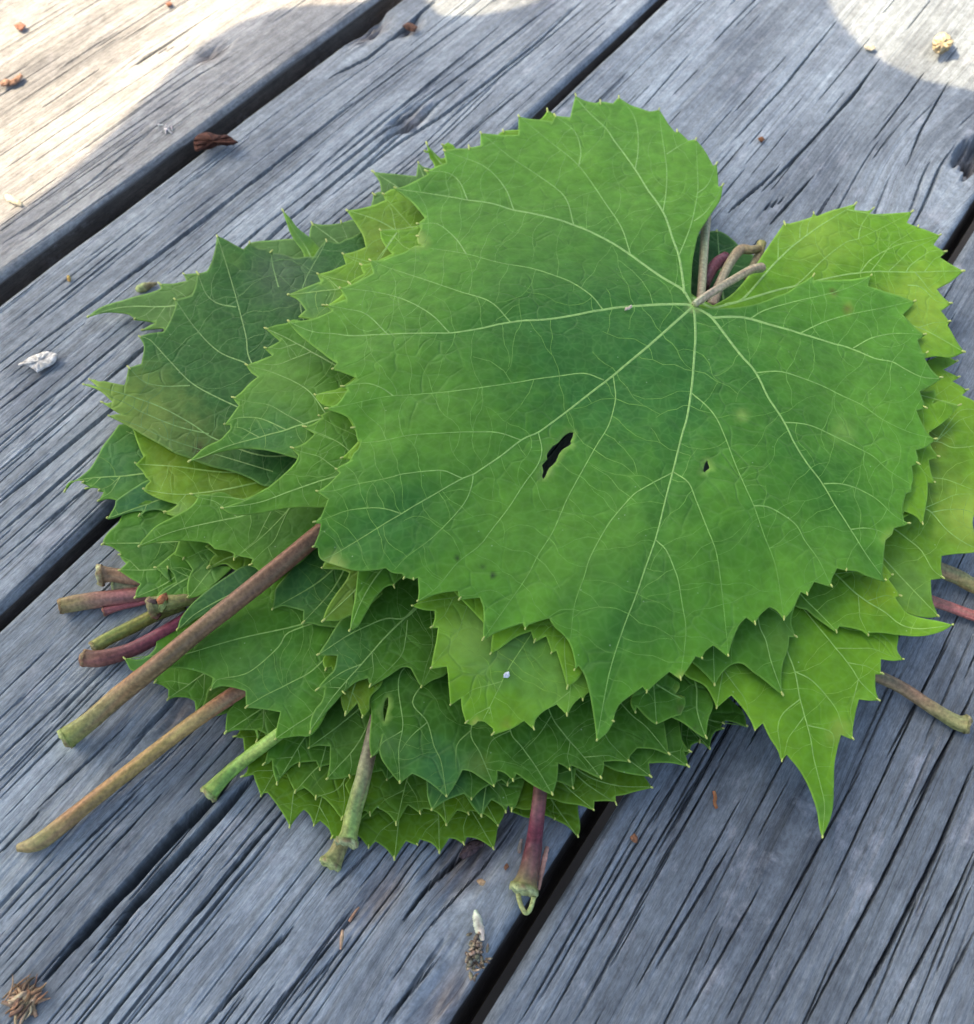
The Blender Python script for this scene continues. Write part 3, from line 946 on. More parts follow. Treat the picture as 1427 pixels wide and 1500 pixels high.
# ---- the top leaf, measured all round
leaf('L1', "largest leaf lying on top of the stack, with two torn holes", 37.0, 'top',
"""1013,415 1014.5,385 1017.7,365.7 1023.7,341.7 1035.7,321.7 1047.7,303.7 1056,290 1059.3,270.4t 1052.7,272.8 1051.7,255.8 1050.3,238.8t 1044.7,241.8 1037,228 1029.7,215.9 1019.7,203.5t 1008.7,204.9 999.7,196.9 991.8,190.9t 989.4,193.9
979.8,181.9 972,169 965.8,159.6t 951.8,163 937.8,158 923.9,153 906.5,141.6t 897.9,151 879.3,148.4t 873.9,150 858,146 843,138.4t 839.6,152 835.3,171 823,170 812.6,168t 809.6,177.5 790,175 774.7,173 759.7,169.5t 759.3,197.3 740.7,198 722,196 704,194t
703.8,212.9 687,217t 668,217 650,220t 653.9,237.8 640,243 623.5,249.8t 626,254.8 600,267.8 578.4,274.8t 600,291.8 613.9,307.7 622.5,318.7 610.9,327.7t 617,333.7 611,345.7t 612.3,355.7 620,360.7 608,359.7 594,368.7 575,375 560,380 541.4,380.8t
546.8,399.7 519.8,413.7 497.9,421.3t 507.9,437.7 478.9,447t 486.9,454.7 460,465.6 422.3,470T 434,484 450,499 471.9,515.9 479.9,522.9 493.8,531.9 486.9,540.5t 503.8,545.9 521.8,552.8 509.8,561.8 500.8,565.8t 508.8,569.8 499.8,584.8 493.8,590.8 477.3,598.4t
497.8,604.8 511.8,612.8 518.8,623.7 515.8,626.7t 520.8,629.7 522.8,641.7 527.8,647.7 523.8,657.7 517.8,663.7 511.8,675.7 499.8,681.7 492,687t 497.8,692.6 479.9,709.6 463.9,719.2t 480.7,730.8 469.7,755.8 459.7,764.8t 469.7,766 467.7,779.8 458.7,801t 465.7,801.7
466.7,812.7 473.7,819.7 489.7,825.7 505.7,831.7 525.9,836 555.8,834 564.8,832 573.8,838 589.8,840 591.4,847.5t 595.8,846 606,848.9t 612,846 613.3,866 611.3,880.9t 639.7,869 670.6,865 673,878t 703,875 708,890 708.5,910 707.3,936.9t
724,927 745,919 765.8,912.3 769.4,921.5t 773.8,915 804.2,905.5 813.8,920 823.8,928 833.8,940 839.7,958 842.7,974 841.3,981.8t 847.7,974.8 856.7,990 863.7,1014 868.7,1038 872.7,1066 874.3,1084.7T 889.7,1072 895.7,1062 899,1056.7t 900.7,1046 907.7,1032 919.6,1022
930,1014.7 942,1005.8 947.5,1014t 962,999.8 980.9,983.8 997.3,994.8t 1005.8,981.8 1019.8,960.8 1028.8,964.8t 1032.8,954.8 1045.4,944.8 1057.8,953.8 1067,960.8t 1070.8,945.8 1077.8,925.9 1085,913 1093.7,904.3 1106.3,913.9t 1113.7,900.9 1127.3,888.9 1139.7,894.9 1148.6,906.9t
1161.6,891.9 1173.6,866.9 1182.6,870.9t 1193,852 1218.5,859t 1218.9,848 1226.9,832 1239.9,835.5t 1253.8,836 1271.8,843 1297.8,850t 1293.8,840 1294.8,820 1296.8,795.7 1297.8,790.7 1307.8,781.7 1310,773.3 1332.7,766.7t 1324.7,761.7 1322.8,741.8 1327.7,722.8 1335.7,719.8
1335.7,709.8 1338.7,701.8 1335.7,681.8 1346,679.5t 1344.7,669.9 1341.7,658.9 1355.7,654.9 1371.7,642.9t 1360.7,635.9 1349.7,617.9 1342.7,601 1356.7,597.6t 1350.7,582 1347.7,573 1363.7,563.6 1379.7,553t 1365.7,540.6 1354.7,524.7 1358.7,515.7t 1351.7,517 1344.7,497.7
1355.7,489.7t 1343.7,481.7 1322.7,460.8 1333.7,449.8 1340.7,440.8t 1317.7,432.8 1299.8,427.8 1271.8,418.8 1273.8,409.8 1276.8,402.8t 1253.8,407.8 1231.9,409.8 1191.9,410.4 1192.3,402.2t 1181.9,409.8 1168,417.8 1154,427.8 1139.7,432.9 1109.8,443.9 1079.8,448.9 1045.9,450.3
1027.9,448.5 1019.9,442.5 1013.5,430""",
 (1016, 447),
 mains=["1016,447 1018,458 1019.3,492 1017.5,520 1014,564 1007,610 1000,634 987,686 977,724 962,784 944,836 931,874 914,918 893,985 876,1075",
        "1016,447 1030,454 1044,464 1084,516 1108,543 1126,580 1150,616 1164,646 1184,678 1206,706 1224,738 1248,774 1262,798 1278,822 1296,846",
        "1038,458 1044,463 1072,462 1098,464 1130,474 1174,486 1220,501 1248,508 1282,523 1308,528 1322,536 1350,550 1377,553",
        "1016,447 1008,454 956,500 930,522 898,548 860,578 824,606 790,630 764,642 734,666 694,692 678,698 630,726 588,750 530,786 490,810 474,817",
        "1016,447 1006,444 970,444 924,447 884,451 840,460 800,466 750,469 700,480 659,485 568,487 518,490 490,487 464,485 446,480 426,471",
        "1016,447 1010,437 1000,422 970,404 936,380 925,371 890,350 841,327 799,315 753,305 720,296 683,290 631,282 582,275",
        "1003,428 1001,410 995,372 986,348 972,308 948,274 930,244 900,204 888,186 864,164 844,141"],
 seconds=["1014,573 1036,594 1050,612 1062,638 1078,680 1092,712 1105,741 1120,784 1137,830 1148,900", "1105,740 1126,742 1150,755 1168,770 1180,792 1200,820 1217,856",
          "985,690 964,702 940,716 928,724 894,764 866,813 856,844 842,885 836,935", "988,689 1009,706 1020,732 1036,772 1049,806 1055,842 1060,884 1067,955", "962,789 976,804 988,832 994,850 1000,886 1005,918 1003,950 997,990",
          "1108,543 1140,543 1164,549 1204,564 1232,578 1262,592 1294,614 1332,632 1370,642", "1150,616 1168,618 1192,624 1218,636 1254,654 1280,668 1302,688 1334,708", "1208,706 1228,707 1254,714 1284,730 1310,754 1330,766", "1248,773 1266,772 1286,776 1302,784",
          "1100,464 1118,454 1160,442 1220,428 1254,416 1275,404", "1174,485 1204,472 1244,460 1290,451 1322,444 1339,441", "1251,507 1278,494 1308,488 1334,488 1354,490",
          "885,554 856,546 820,550 782,555 760,559 665,572 610,577 576,579 550,583 510,592 480,598", "576,579 560,568 540,561 520,562 503,566", "899,549 902,576 901,590 892,622 874,652 856,684 832,728 820,756 808,782 790,810 772,844 740,890 709,934",
          "764,642 740,635 722,632 700,632 680,632 640,634 598,637 560,645 528,648", "789,631 794,658 788,680 768,708 746,742 720,776 702,799 670,824 640,860 613,879", "677,698 662,692 646,688 594,693 562,701 520,709 490,718 466,719", "693,693 692,706 684,730 666,754 632,788 596,815 578,834",
          "588,750 570,745 546,743 510,747 490,754 464,764", "884,451 868,433 840,414 816,404 778,392 732,384 683,371 631,363", "749,470 718,441 673,426 620,408 568,391 543,381", "659,485 631,459 592,438 550,427 500,421", "568,487 536,459 508,452 482,447",
          "924,369 911,333 890,301 848,242 806,207 762,171", "841,327 827,287 788,256 746,228 706,195", "753,305 739,273 708,242 652,221", "685,290 673,265 655,252 625,250", "683,371 669,350 648,331 634,326 613,328", "995,372 1012,330 1022,282 1022,250 1020,206", "1017,323 1032,312 1046,294 1058,272",
          "972,306 976,280 977,250 974,224 969,190 966,161", "931,245 935,220 934,188 926,164 908,143", "848,242 851,220 842,192 813,169", "1022,282 1037,270 1049,241", "977,225 992,215 1008,206"],
 holes=["829,636 834,633 840,633 839,640 836,646 837,650 832,654 826,657 821,662 818,667 815,675 809,682 806,684 802,690 799,698 796,702 794,697 796,690 794,681 797,677 802,672 801,667 804,660 811,652 815,650 820,646 824,640", "1036,674 1040,685 1032,692 1030,689 1033,678"],
 bumps=((430, 470, 90, 2.0), (1030, 260, 120, 2.5), (1100, 430, 60, -1.0), (1230, 430, 80, 1.6), (880, 1070, 90, -3.0), (520, 640, 50, -1.5), (1340, 560, 80, 1.0), (640, 860, 80, 1.0), (700, 330, 120, 1.5), (1240, 820, 80, 1.2), (490, 810, 50, -1.4), (900, 620, 160, -1.0)),
 spots=((800, 230, 230, (0.155, 0.365, 0.040), 0.62), (520, 440, 130, (0.155, 0.365, 0.040), 0.6), (1040, 250, 120, (0.155, 0.365, 0.040), 0.62), (640, 590, 110, (0.150, 0.350, 0.045), 0.3), (740, 770, 120, (0.150, 0.350, 0.045), 0.3), (1250, 560, 110, (0.150, 0.350, 0.045), 0.25), (900, 800, 130, (0.150, 0.350, 0.045), 0.25), (1200, 860, 90, (0.150, 0.350, 0.045), 0.3), (850, 500, 170, (0.034, 0.155, 0.032), 0.62), (960, 570, 170, (0.034, 0.155, 0.032), 0.6), (560, 770, 100, (0.034, 0.155, 0.034), 0.65), (900, 900, 90, (0.036, 0.16, 0.03), 0.35), (487, 826, 20, (0.30, 0.40, 0.10), 0.8), (612, 350, 16, (0.32, 0.46, 0.10), 0.8), (1243, 451, 10, (0.24, 0.36, 0.05), 0.9), (1243, 451, 4, (0.10, 0.05, 0.02), 1.0), (1221, 427, 7, (0.24, 0.36, 0.05), 0.8), (1221, 427, 2.6, (0.09, 0.07, 0.02), 1.0),
        (671, 816, 4, (0.03, 0.05, 0.02), 1.0), (707, 829, 3.5, (0.03, 0.05, 0.02), 1.0), (721, 843, 3, (0.03, 0.05, 0.02), 1.0), (1088, 608, 10, (0.26, 0.42, 0.09), 0.8), (1235, 630, 20, (0.2, 0.38, 0.07), 0.7), (800, 690, 12, (0.28, 0.42, 0.12), 0.5), (1303, 787, 14, (0.3, 0.45, 0.08), 0.7), (998, 990, 9, (0.4, 0.5, 0.1), 0.8), (1018, 448, 10, (0.38, 0.44, 0.18), 1.0)),
 own=1.2, step=7.5, auto=False, vw=3.7)

# ---- second leaf: light lobe behind the notch, slivers under the top leaf
leaf('L2', "light green leaf showing a round lobe right of the top leaf's notch", 33.6, 'bri',
"""1044.7,447.5 1071.7,431.5 1096,404.5 1120.7,367.7 1135.5,345.7 1149,326t 1157,327 1189,317 1192,311.5t 1197,316 1222,307 1253.8,298t 1251.8,307 1271.8,308 1279.8,305t 1273,313 1301.8,312 1337,309.4t 1328.7,326 1345,332t 1377.7,344t 1367.7,358 1385.7,368.5t 1377.7,376 1391.7,386
1411.6,397.2T 1393.6,411.8 1372.7,422.8 1381.7,433.8 1393.6,444.2t 1378.7,454.8 1391.6,470.7t 1388.7,475.7 1401.6,499.7 1412.6,515.7T 1391.6,523.7 1367.7,521.7 1340,535 1320,600 1330,660 1348,682 1358,700 1359,725 1351.7,767.7t 1341.7,755.7 1325.7,748.8 1280,800 1150,840 1000,880 870,940 853,986 831,1008t
826,988 815,952 807.5,957t 807,950 800,931 783,940t 778,924 756,932 736,946 718.5,958t 720,940 720,925 650,850 600,790 540,720 515,672 500,671t 514,657 524,646 520,630 500,600 476,594 464,584 461,578t 480,573 500,567 530,540 540,500 500,455 473,447t 480,446 500,432 511,414t 520,407 533,400 530,394 528,387t
545,384 575,371 566.9,363 558,348 556.6,336.4t 580,336 612,331.6 640,300 650,245 690,225 687,215t 706,213 720,205 737,191t 757,190 775,185 793.7,173 801.7,160.6t 814,168 850,200 930,260 985,340 1005,420""",
 (1044, 452),
 mains=["1044,452 1088,440 1158,420 1260,399 1328,398 1410,397", "1062,446 1088,438 1140,380 1182,344 1222,318 1252,299", "1044,452 1180,470 1300,470 1346,479 1366,489 1382,498 1411,515", "1044,452 950,560 880,760 830,920 831,1005", "1044,452 850,520 650,560 461,578", "1044,452 900,380 700,330 558,337"],
 seconds=["1160,421 1175,410 1208,378 1240,354 1258,349 1302,328 1336,310", "1260,399 1278,378 1316,358 1352,350 1376,344", "1328,398 1334,388 1362,368 1372,366 1384,369", "1258,349 1262,330 1278,306", "1172,348 1174,328 1190,313", "1330,417 1350,420 1372,440 1392,444"],
 bumps=((1250, 330, 110, 3.0), (1400, 450, 90, 1.0)), holes=["780,640 850,620 862,640 830,700 800,715 780,690", "1020,665 1050,665 1055,695 1022,700"], spots=((1350, 450, 70, (0.30, 0.46, 0.05), 0.7), (1200, 340, 70, (0.26, 0.42, 0.05), 0.6)), own=0.5, step=10, vw=3.6)  # hidden holes added below the top leaf's, so those look dark

leaf('L3', "bright green leaf low centre under the top leaf, with a white fleck on its lobe", 31.6, 'bri',
"""603.7,887.3t 620,893 636.7,894 636.7,906 631.7,918.8t 641.7,918.8 638.7,940 634,962 631.3,978.7t 654.7,975.8 656.7,995.7 659.7,1032.7t 675.6,1021.7 676.7,1037.7 682.8,1058.5t 687,1060 692.8,1062.3 697,1060 699.8,1055.9 709.8,1056.9 722.8,1066.9 721.4,1075.9t 747.7,1067.9 767.7,1055.9 782.3,1067.9t 784.7,1053.9 797,1041 815.6,1030.9
830.8,1047.7T 839.8,1031.7 851.7,1019.8 853.8,1025.8t 857.7,1017.8 880,1000 1000,880 1250,790 1345,745 1359.3,705.8 1369.7,706.8t 1364,690 1360.7,672.9 1375.7,668.9t 1363.7,651 1361,633 1380,620 1393,608 1406.6,593t 1395,591 1380,586 1366,592 1371,580 1369,570 1355,574 1300,560 1150,480 1000,470 800,420 620,500 560,600 570,720 600,800 650,860""",
 (1000, 500),
 mains=["1000,500 950,620 860,790 790,910 746,978 728,1014 712,1046 708,1054", "1000,500 850,700 720,850 605,886", "1000,500 930,760 850,940 831,1045", "1000,500 1200,540 1405,594"],
 holes=["780,640 850,620 862,640 830,700 800,715 780,690", "1020,665 1050,665 1055,695 1022,700"], spots=((742, 945, 70, (0.10, 0.25, 0.06), 0.8), (690, 930, 60, (0.26, 0.46, 0.08), 0.6), (697, 1058, 9, (0.42, 0.44, 0.10), 0.8), (745, 1061, 6, (0.30, 0.10, 0.06), 0.7), (810, 1000, 60, (0.17, 0.38, 0.06), 0.7)), bumps=((700, 1060, 60, -1.0), (1400, 590, 30, 1.2)), own=0.4, step=10, vw=2.6)  # same added holes carried down, keeping the torn ones above dark

leaf('L4', "mid green leaf with two pointed teeth peeping from under the top leaf, lower right", 30.0, 'mid',
"""1159.6,905.9 1163.6,925 1166.6,932.8t 1156.6,931.9 1154.6,949.8 1146.6,973.8 1144.6,999.8 1146.6,1017.7T 1133,1007 1119.7,995.8 1103,984 1087.7,971.8 1071.8,973.8 1057.8,985.8 1046.8,1003.8T 1037.8,991.8 1023.8,977.8 1000,950 1010,850 1060,740 1140,740 1200,800 1175,860""",
 (1090, 760), mains=["1090,760 1112,914 1122,938 1130,970 1146,1015", "1090,760 1060,860 1046,930 1046.5,1001"], own=0.3, spots=((1150, 930, 40, (0.16, 0.34, 0.05), 0.6),))

leaf('L5', "leaf with a long upcurled side tip pointing right, below the top leaf", 28.6, 'bri',
"""1294.8,826 1307.8,842t 1301.8,848 1312,862 1319.8,872.9t 1311.8,874 1317.8,884 1329.7,898 1353.7,906 1371.7,909 1396,915.2T 1381.7,924 1361.7,930 1341.7,932 1315.8,930 1295,927 1273.8,926 1272,931t 1265,924 1249.8,920 1229.9,917 1225.5,926t 1213.9,918 1191.9,902 1181.9,893 1166,888 1120,850 1100,780 1150,720 1240,760""",
 (1140, 780), mains=["1140,780 1190,815 1224,840 1246,862 1270,880 1298,898 1318,914 1342,921 1372,919 1395,915", "1140,780 1160,850 1176,874 1202,900 1225,924"],
 bumps=((1390, 915, 50, 6.0), (1290, 915, 60, 1.0)), own=0.3, spots=((1290, 860, 40, (0.24, 0.42, 0.02), 0.9), (1190, 885, 60, (0.07, 0.2, 0.02), 0.7)))

leaf('L6', "large leaf hanging lower right with one long drooping tip", 27.0, 'bri',
"""1315.8,926 1314.8,951.8 1323.8,965.8t 1308,967 1290.8,964.8 1290.8,983.8 1293,987t 1282.8,986.8 1282.8,1009.8 1287.8,1025.8t 1273,1026 1258.8,1023.7 1253.8,1043.7 1249.9,1067.6 1249.9,1082.7t 1234.9,1076.7 1232.7,1075.8 1227.7,1093.8 1222.7,1119.8 1221.7,1149.7 1220.7,1179.7 1215.7,1201.7 1204.7,1226.6T
1200.7,1211.7 1197.7,1189.7 1191.7,1169.7 1182.7,1147.7 1169.8,1125.8 1152.8,1104.8 1145.4,1114.8t 1139.8,1097.8 1127.8,1079.8 1117.8,1058.9 1105.9,1069.8t 1101.9,1057.9 1089.9,1037.9 1071.9,1017.9 1049.9,1036.9t 1043.9,1021.9 1032,1003.9 1010,992.9 1000,985 1020,930 1050,820 1120,760 1220,800 1300,880""",
 (1100, 800), mains=["1100,800 1135,900 1154,956 1165,984 1172,1022 1186,1074 1192,1110 1202,1150 1208,1180 1205,1222", "1100,800 1150,860 1180,894 1202,922 1242,970 1262,1000 1287,1025", "1100,800 1080,900 1060,980 1050,1035"],
 seconds=["1165,983 1192,998 1224,1036 1236,1066 1249,1081", "1172,1024 1148,1044 1140,1064 1143,1090 1145,1110", "1184,1062 1220,1074 1218,1110", "1180,894 1240,920 1290,928 1323,965"],
 bumps=((1205, 1200, 70, -3.0), (1150, 1080, 60, 1.0)), spots=((1205, 1190, 28, (0.10, 0.26, 0.03), 0.8), (1230, 1070, 20, (0.34, 0.46, 0.08), 0.6), (1120, 940, 60, (0.08, 0.22, 0.03), 0.7)), own=0.4, vw=2.6)

leaf('L6c', "insect eaten leaf end with ragged edges just right of the top leaf tip", 25.6, 'mid',
"""975,985 996,1000 996,1006 989.9,1015.7 1003.9,1018.7 1004.9,1029.7 999.9,1041.7 998,1046.7 983.9,1050.7 961.9,1059.7t 949.9,1051.7 938,1039.7 933,1034 931,1043.7t 924,1024.7 940,990 960,940 990,940""",
 (965, 930), mains=["965,930 958,980 962,1056", "962,1000 985,1015 1000,1022"], own=0.4, spots=((997, 1012, 9, (0.3, 0.42, 0.06), 0.9), (1000, 1040, 8, (0.12, 0.14, 0.05), 0.6)), step=8)

leaf('L6b', "pointed leaf end with tiny dark specks under the large drooping leaf", 23.8, 'mid',
"""1010,985 1032,1004 1045,1030 1038,1053.9 1035,1080.8t 1020,1071.8 1000,1057.9 983,1050 960,1035 970,990 990,960""",
 (1000, 960), mains=["1000,960 1020,1000 1022,1040 1034,1078"], own=0.2, spots=((1025, 1050, 3, (0.02, 0.03, 0.01), 1), (1017, 1064, 4, (0.04, 0.04, 0.02), 1), (1008, 1052, 3, (0.05, 0.05, 0.02), 1)), step=8)

leaf('L7', "yellow green leaf at the right edge of the photo, paler than its neighbours", 24.5, 'yel',
"""1380,520 1391,523 1402.6,528.7t 1390,536 1382,540.7 1405.6,552t 1395.6,557.6 1417.6,571t 1409.6,578 1427,587 1442,600t 1436,622 1452,650T 1440,690 1446,720t 1432,745 1425,764.7 1430,790 1450,800t 1427,808.6 1400,811 1379.7,813.7 1378.7,833.6 1381.7,846.6t 1363.7,849 1365.7,878 1374.7,902.9T 1353.7,903.9 1320,890 1250,800 1180,700 1220,600 1310,550""",
 (1200, 690), mains=["1200,690 1290,715 1354,744 1365,750 1390,779 1427,802 1448,800", "1200,690 1270,750 1310,775 1330,790 1350,807 1366,834 1381,846", "1200,690 1300,650 1372,646 1398,656 1450,650", "1200,690 1260,780 1300,824 1326,852 1374,902"],
 seconds=["1365,750 1386,746 1412,746 1432,754", "1340,690 1368,699 1388,702 1427,717 1444,720", "1372,646 1390,620 1409,600 1440,600"], own=0.4, spots=((1370, 700, 55, (0.14, 0.26, 0.03), 0.7), (1420, 760, 50, (0.34, 0.48, 0.07), 0.7), (1370, 640, 30, (0.2, 0.27, 0.03), 0.6), (1330, 860, 50, (0.14, 0.30, 0.05), 0.8)))

leaf('L9', "leaf with a long tip pointing left, just above the reddish stalk", 30.4, 'mid',
"""490,600 467,608.8t 472,610.8 460,619.7 445,624.7t 460.9,634.7 445.9,648.7 427,655.7t 437,666.7 433,676.7 418,692.7 398,709.6 393.8,712.8 359.9,731.8 340,739 324.9,744.2T 330,748 339.9,752.8 359.9,753.8 387.8,749.8 419.8,743.8 445,742 471.7,742.8 520,735 620,700 600,600""",
 (610, 690), mains=["610,690 545,690 492,698 430,718 380,736 328,744"], seconds=["540,691 500,650 446,625"], bumps=((330, 746, 50, 1.6),), own=0.3)

leaf('L8', "leaf with a long bent tip at far left, lying over the dark bluish leaf", 28.9, 'mid',
"""430,468 420,473.5 405,476 389,481t 398,489 410,499 399,505 388,509.5t 393,515 399,520 380,527 360.3,534t 368,545 377.8,551.5 367,560 352,575 341,582t 349.8,593.6 336,612 328.8,621.6t 337,621 337.5,626.9 330,636 321.8,644.4 300,655 285,668 276.9,676T 290,671 307.8,665.4 330,660 353.3,656.7 384.8,658.4 409.4,663.7 433.9,671 480,680 560,640 600,540 520,490""",
 (590, 590), mains=["590,590 500,606 440,622 410,632 380,640 330,655 300,668 279,675", "590,590 500,540 430,500 391,482"], seconds=["480,609 450,570 400,545 361,535", "420,629 380,612 345,612 330,622"], spots=((400, 560, 60, (0.14, 0.32, 0.05), 0.7), (390, 640, 60, (0.045, 0.17, 0.05), 0.6)), bumps=((280, 676, 60, 1.0),), own=0.3)

leaf('L10', "yellowish green toothed leaf peeping out behind the upper left of the top leaf", 27.4, 'yel',
"""580,276 560.8,283.9t 564.8,291.9 555,297 545.8,300.9 525,306 507.9,307.9T 519.8,324.8 529.8,340.8 533,350 535.8,361.8 519.8,367.8 501.9,371.4t 506.9,386.8 485.9,395.7 464.9,400.7t 469.9,411.7 452.9,418.7 422,431.7T 436,438.7 448,453.7 437,463.6 470,470 600,480 720,440 720,340 640,290""",
 (700, 420), mains=["700,420 600,350 556,324 509,308", "700,420 560,415 480,425 424,432"], seconds=["640,378 610,340 562,286", "600,415 560,390 503,372", "540,417 510,412 466,401"], own=0.3, spots=((460, 440, 40, (0.08, 0.22, 0.06), 0.8), (560, 345, 40, (0.22, 0.34, 0.04), 0.6)))

leaf('L28', "narrow bent leaf tip hanging from under the lower left of the top leaf", 30.6, 'mid',
"""524.9,830 519.9,875.9 515.9,895.9 511.9,924.2T 523.9,917.8 535.8,897.9 547.8,877.9 563.8,859.9 574,856 577.8,860t 579,853 589.8,843.9 600,835 640,800 600,760 530,790""",
 (600, 790), mains=["600,790 555,840 530,880 513,922"], own=0.2)

leaf('L29', "small olive folded leaf tip in the shade under the top leaf, lower left", 27.8, 'low',
"""472.9,909.8T 476,898 481.9,885.9 490,873 499.9,859.9 508,848 512,838 500,833.5 485,832.5 471.5,832t 476.9,821 500,800 560,810 560,870 530,895 511.9,902 495.9,908.8 484,909""",
 (550, 830), mains=["550,830 520,865 474,908"], own=0.2, spots=((500, 870, 60, (0.13, 0.24, 0.03), 0.8),))

leaf('L27', "dark green leaf with a long downward tip under the top leaf, lower left", 24.4, 'dar',
"""465.5,959.2T 479.9,937.8 495.9,911.8 510,895 530,860 600,800 700,820 690,900 665,960 653.7,986.7 631.7,996.7 617.3,1006.7t 609.7,993.7 601.7,978.7 589.8,976.7 565.8,991.7 541.8,1005.7t 538.8,992.7 519.9,999.7 502.9,1014t 489.9,1029.7 469.9,1051.6 460,1063 454.4,1073.6T 454,1062 456,1051.6 462,1038 471.9,1025.7 475.9,1005.7 463.9,1010.7t 469.9,1001 482,988 489.9,979.7 494,960""",
 (660, 840), mains=["660,840 602,896 560,938 530,972 490,1018 455,1070", "650,850 596,903 566,906 540,916 508,932 467,959"], seconds=["597,908 594,936 586,962 544,1004", "640,860 650,930 618,1005", "530,972 500,985 465,1010"], own=0.35, spots=((500, 960, 45, (0.06, 0.19, 0.05), 0.7), (470, 1050, 40, (0.09, 0.24, 0.04), 0.6)), step=9)

leaf('L30', "little yellow green leaf teeth in the gap left of the punctured dark leaf", 22.6, 'low',
"""476.9,981.7t 472.5,968 480,955 500,940 560,960 560,1000 543,1020 541,1038 530.9,1050.7t 523,1028 514,1038 505.9,1046.7t 500,1030 498,1012 490,990 485,975""",
 (540, 960), mains=["540,960 520,1000 507,1044"], own=0.2, spots=((515, 1020, 30, (0.16, 0.26, 0.02), 0.8),), step=8)

leaf('L31', "broad dark leaf across the stack bottom with a slit and torn left edge", 21.6, 'dar',
"""541,1004 541,1026 544,1046 542,1070 541,1090 543.6,1108.8t 550,1105 554,1101.8 557,1085.9 560,1075.9 555,1091.8 558,1109.8 570,1127.8 585.9,1146.8T 593,1140 603.9,1132.8 623.9,1142.8 639.9,1153.8 654.4,1166.7T 665.8,1149.8 677.4,1127.8 689.8,1129.8 709.8,1141.8 723.7,1151.8t 728.7,1139.8 728.7,1127.8 739.7,1131.8 752,1143.8t 756.7,1132.8 779.7,1148.8 809.6,1163.7T
816.6,1139.8 818,1117.8 828,1122 835,1128t 837,1120 860,1129.8 880.9,1139.8T 884.9,1123.8 884.9,1114.8 903.8,1113.8 922.2,1115.8t 922.8,1107.8 933.8,1095.8 959.8,1096.8 980.7,1104.8T 976.7,1079.9 972.7,1056.9 960,1010 900,900 760,820 640,860 580,930""",
 (770, 880), mains=["770,880 690,930 606,1020 626,1056 636,1092 646,1114 654,1164", "770,880 720,980 690,1068 704,1102 718,1136 723,1150", "770,880 750,990 748,1068 766,1094 788,1126 809,1162", "770,880 790,990 808,1046 827,1074 860,1112 880,1138", "770,880 850,960 924,1044 948,1064 980,1103", "770,880 660,950 588,982 590,1060 584,1096 586,1145"],
 seconds=["870,1030 888,1078 900,1094 921,1114", "626,1056 600,1080 586,1100", "690,1068 670,1090 668,1125", "748,1068 720,1085 712,1110", "808,1046 790,1075 770,1095"],
 holes=["568,1020 569,1030 566,1045 563,1058 561,1040 564,1026"], own=0.5, step=8.5, vw=3.0, bumps=((600, 1060, 60, 1.2), (720, 1080, 60, 0.8)), spots=((700, 1120, 20, (0.16, 0.26, 0.04), 0.7), (570, 1090, 25, (0.10, 0.22, 0.06), 0.7), (640, 1130, 60, (0.05, 0.18, 0.06), 0.6)))

leaf('L11', "dark bluish green leaf at the left with a folded olive edge", 20.8, 'blu',
"""318,345.5T 327,349 339.7,355.9 349,361 356.7,364.9 362,359 365.7,354.9t 372,360 379.6,363.9 388,364 395.6,362 397,369t 415,372 432,377.8 446,376 460,375.8 467,364 477.9,351.8t 484,353 495.9,355.8 505,351 517,347 527.8,339.8 580,360 600,480 560,620 480,690 394,712 366,700 340,690 310,683 290,676 275.7,669.8 255.8,662.8 235.8,650.8 213.8,638.9 193.8,626.9 173.9,615.9 158.9,608.9t 170,606 179.9,606.9 172,604
165.9,600 148.9,589t 158,590 164.9,588 151.9,576 139.9,569 122,563t 131,562.5 138,565 143,566 130.9,555.6t 139,556 145,559 152,558 166,561 181.9,564 183.9,559.6 187.9,537.7t 206.9,532.7 210.9,507.7 203.9,492.7t 220,488 239.8,485.7 247.8,471.8 256.8,447.8 255.4,437.8t 268,436 280.8,432.8 285.8,419.8 288.8,399.3t 295,399 302.7,396.9 308.7,385.9 314.7,365.9""",
 (470, 640), mains=["470,640 420,590 369,532 360,490 346,436 332,388 319,348", "470,640 400,618 322,584 280,560 248,528 220,498 205,493", "470,660 390,668 318,644 280,620 230,594 165,572 124,563", "470,640 470,540 440,440 478,353"],
 auto=False, seconds=["360,531 320,514 286,480 257,439", "346,449 320,444 302,430 290,401", "278,564 240,565 210,558 190,539", "306,635 260,624 210,604 184,590 160,580", "400,690 340,672 300,660 240,640 200,622 160,609", "408,420 400,390 397,370"],
 bumps=((150, 575, 70, 3.0), (240, 650, 60, 2.4), (320, 350, 50, 1.5)), own=0.3, step=10, vw=2.6,
 spots=((215, 615, 75, (0.17, 0.27, 0.05), 0.9), (150, 578, 55, (0.23, 0.37, 0.06), 0.95), (285, 648, 50, (0.13, 0.21, 0.045), 0.75), (292, 656, 9, (0.07, 0.05, 0.03), 0.8), (272, 660, 5, (0.06, 0.05, 0.03), 0.8), (300, 665, 7, (0.05, 0.04, 0.03), 0.8), (415, 400, 60, (0.085, 0.15, 0.075), 0.8), (345, 380, 14, (0.12, 0.26, 0.05), 0.7), (330, 368, 18, (0.10, 0.24, 0.05), 0.5)))

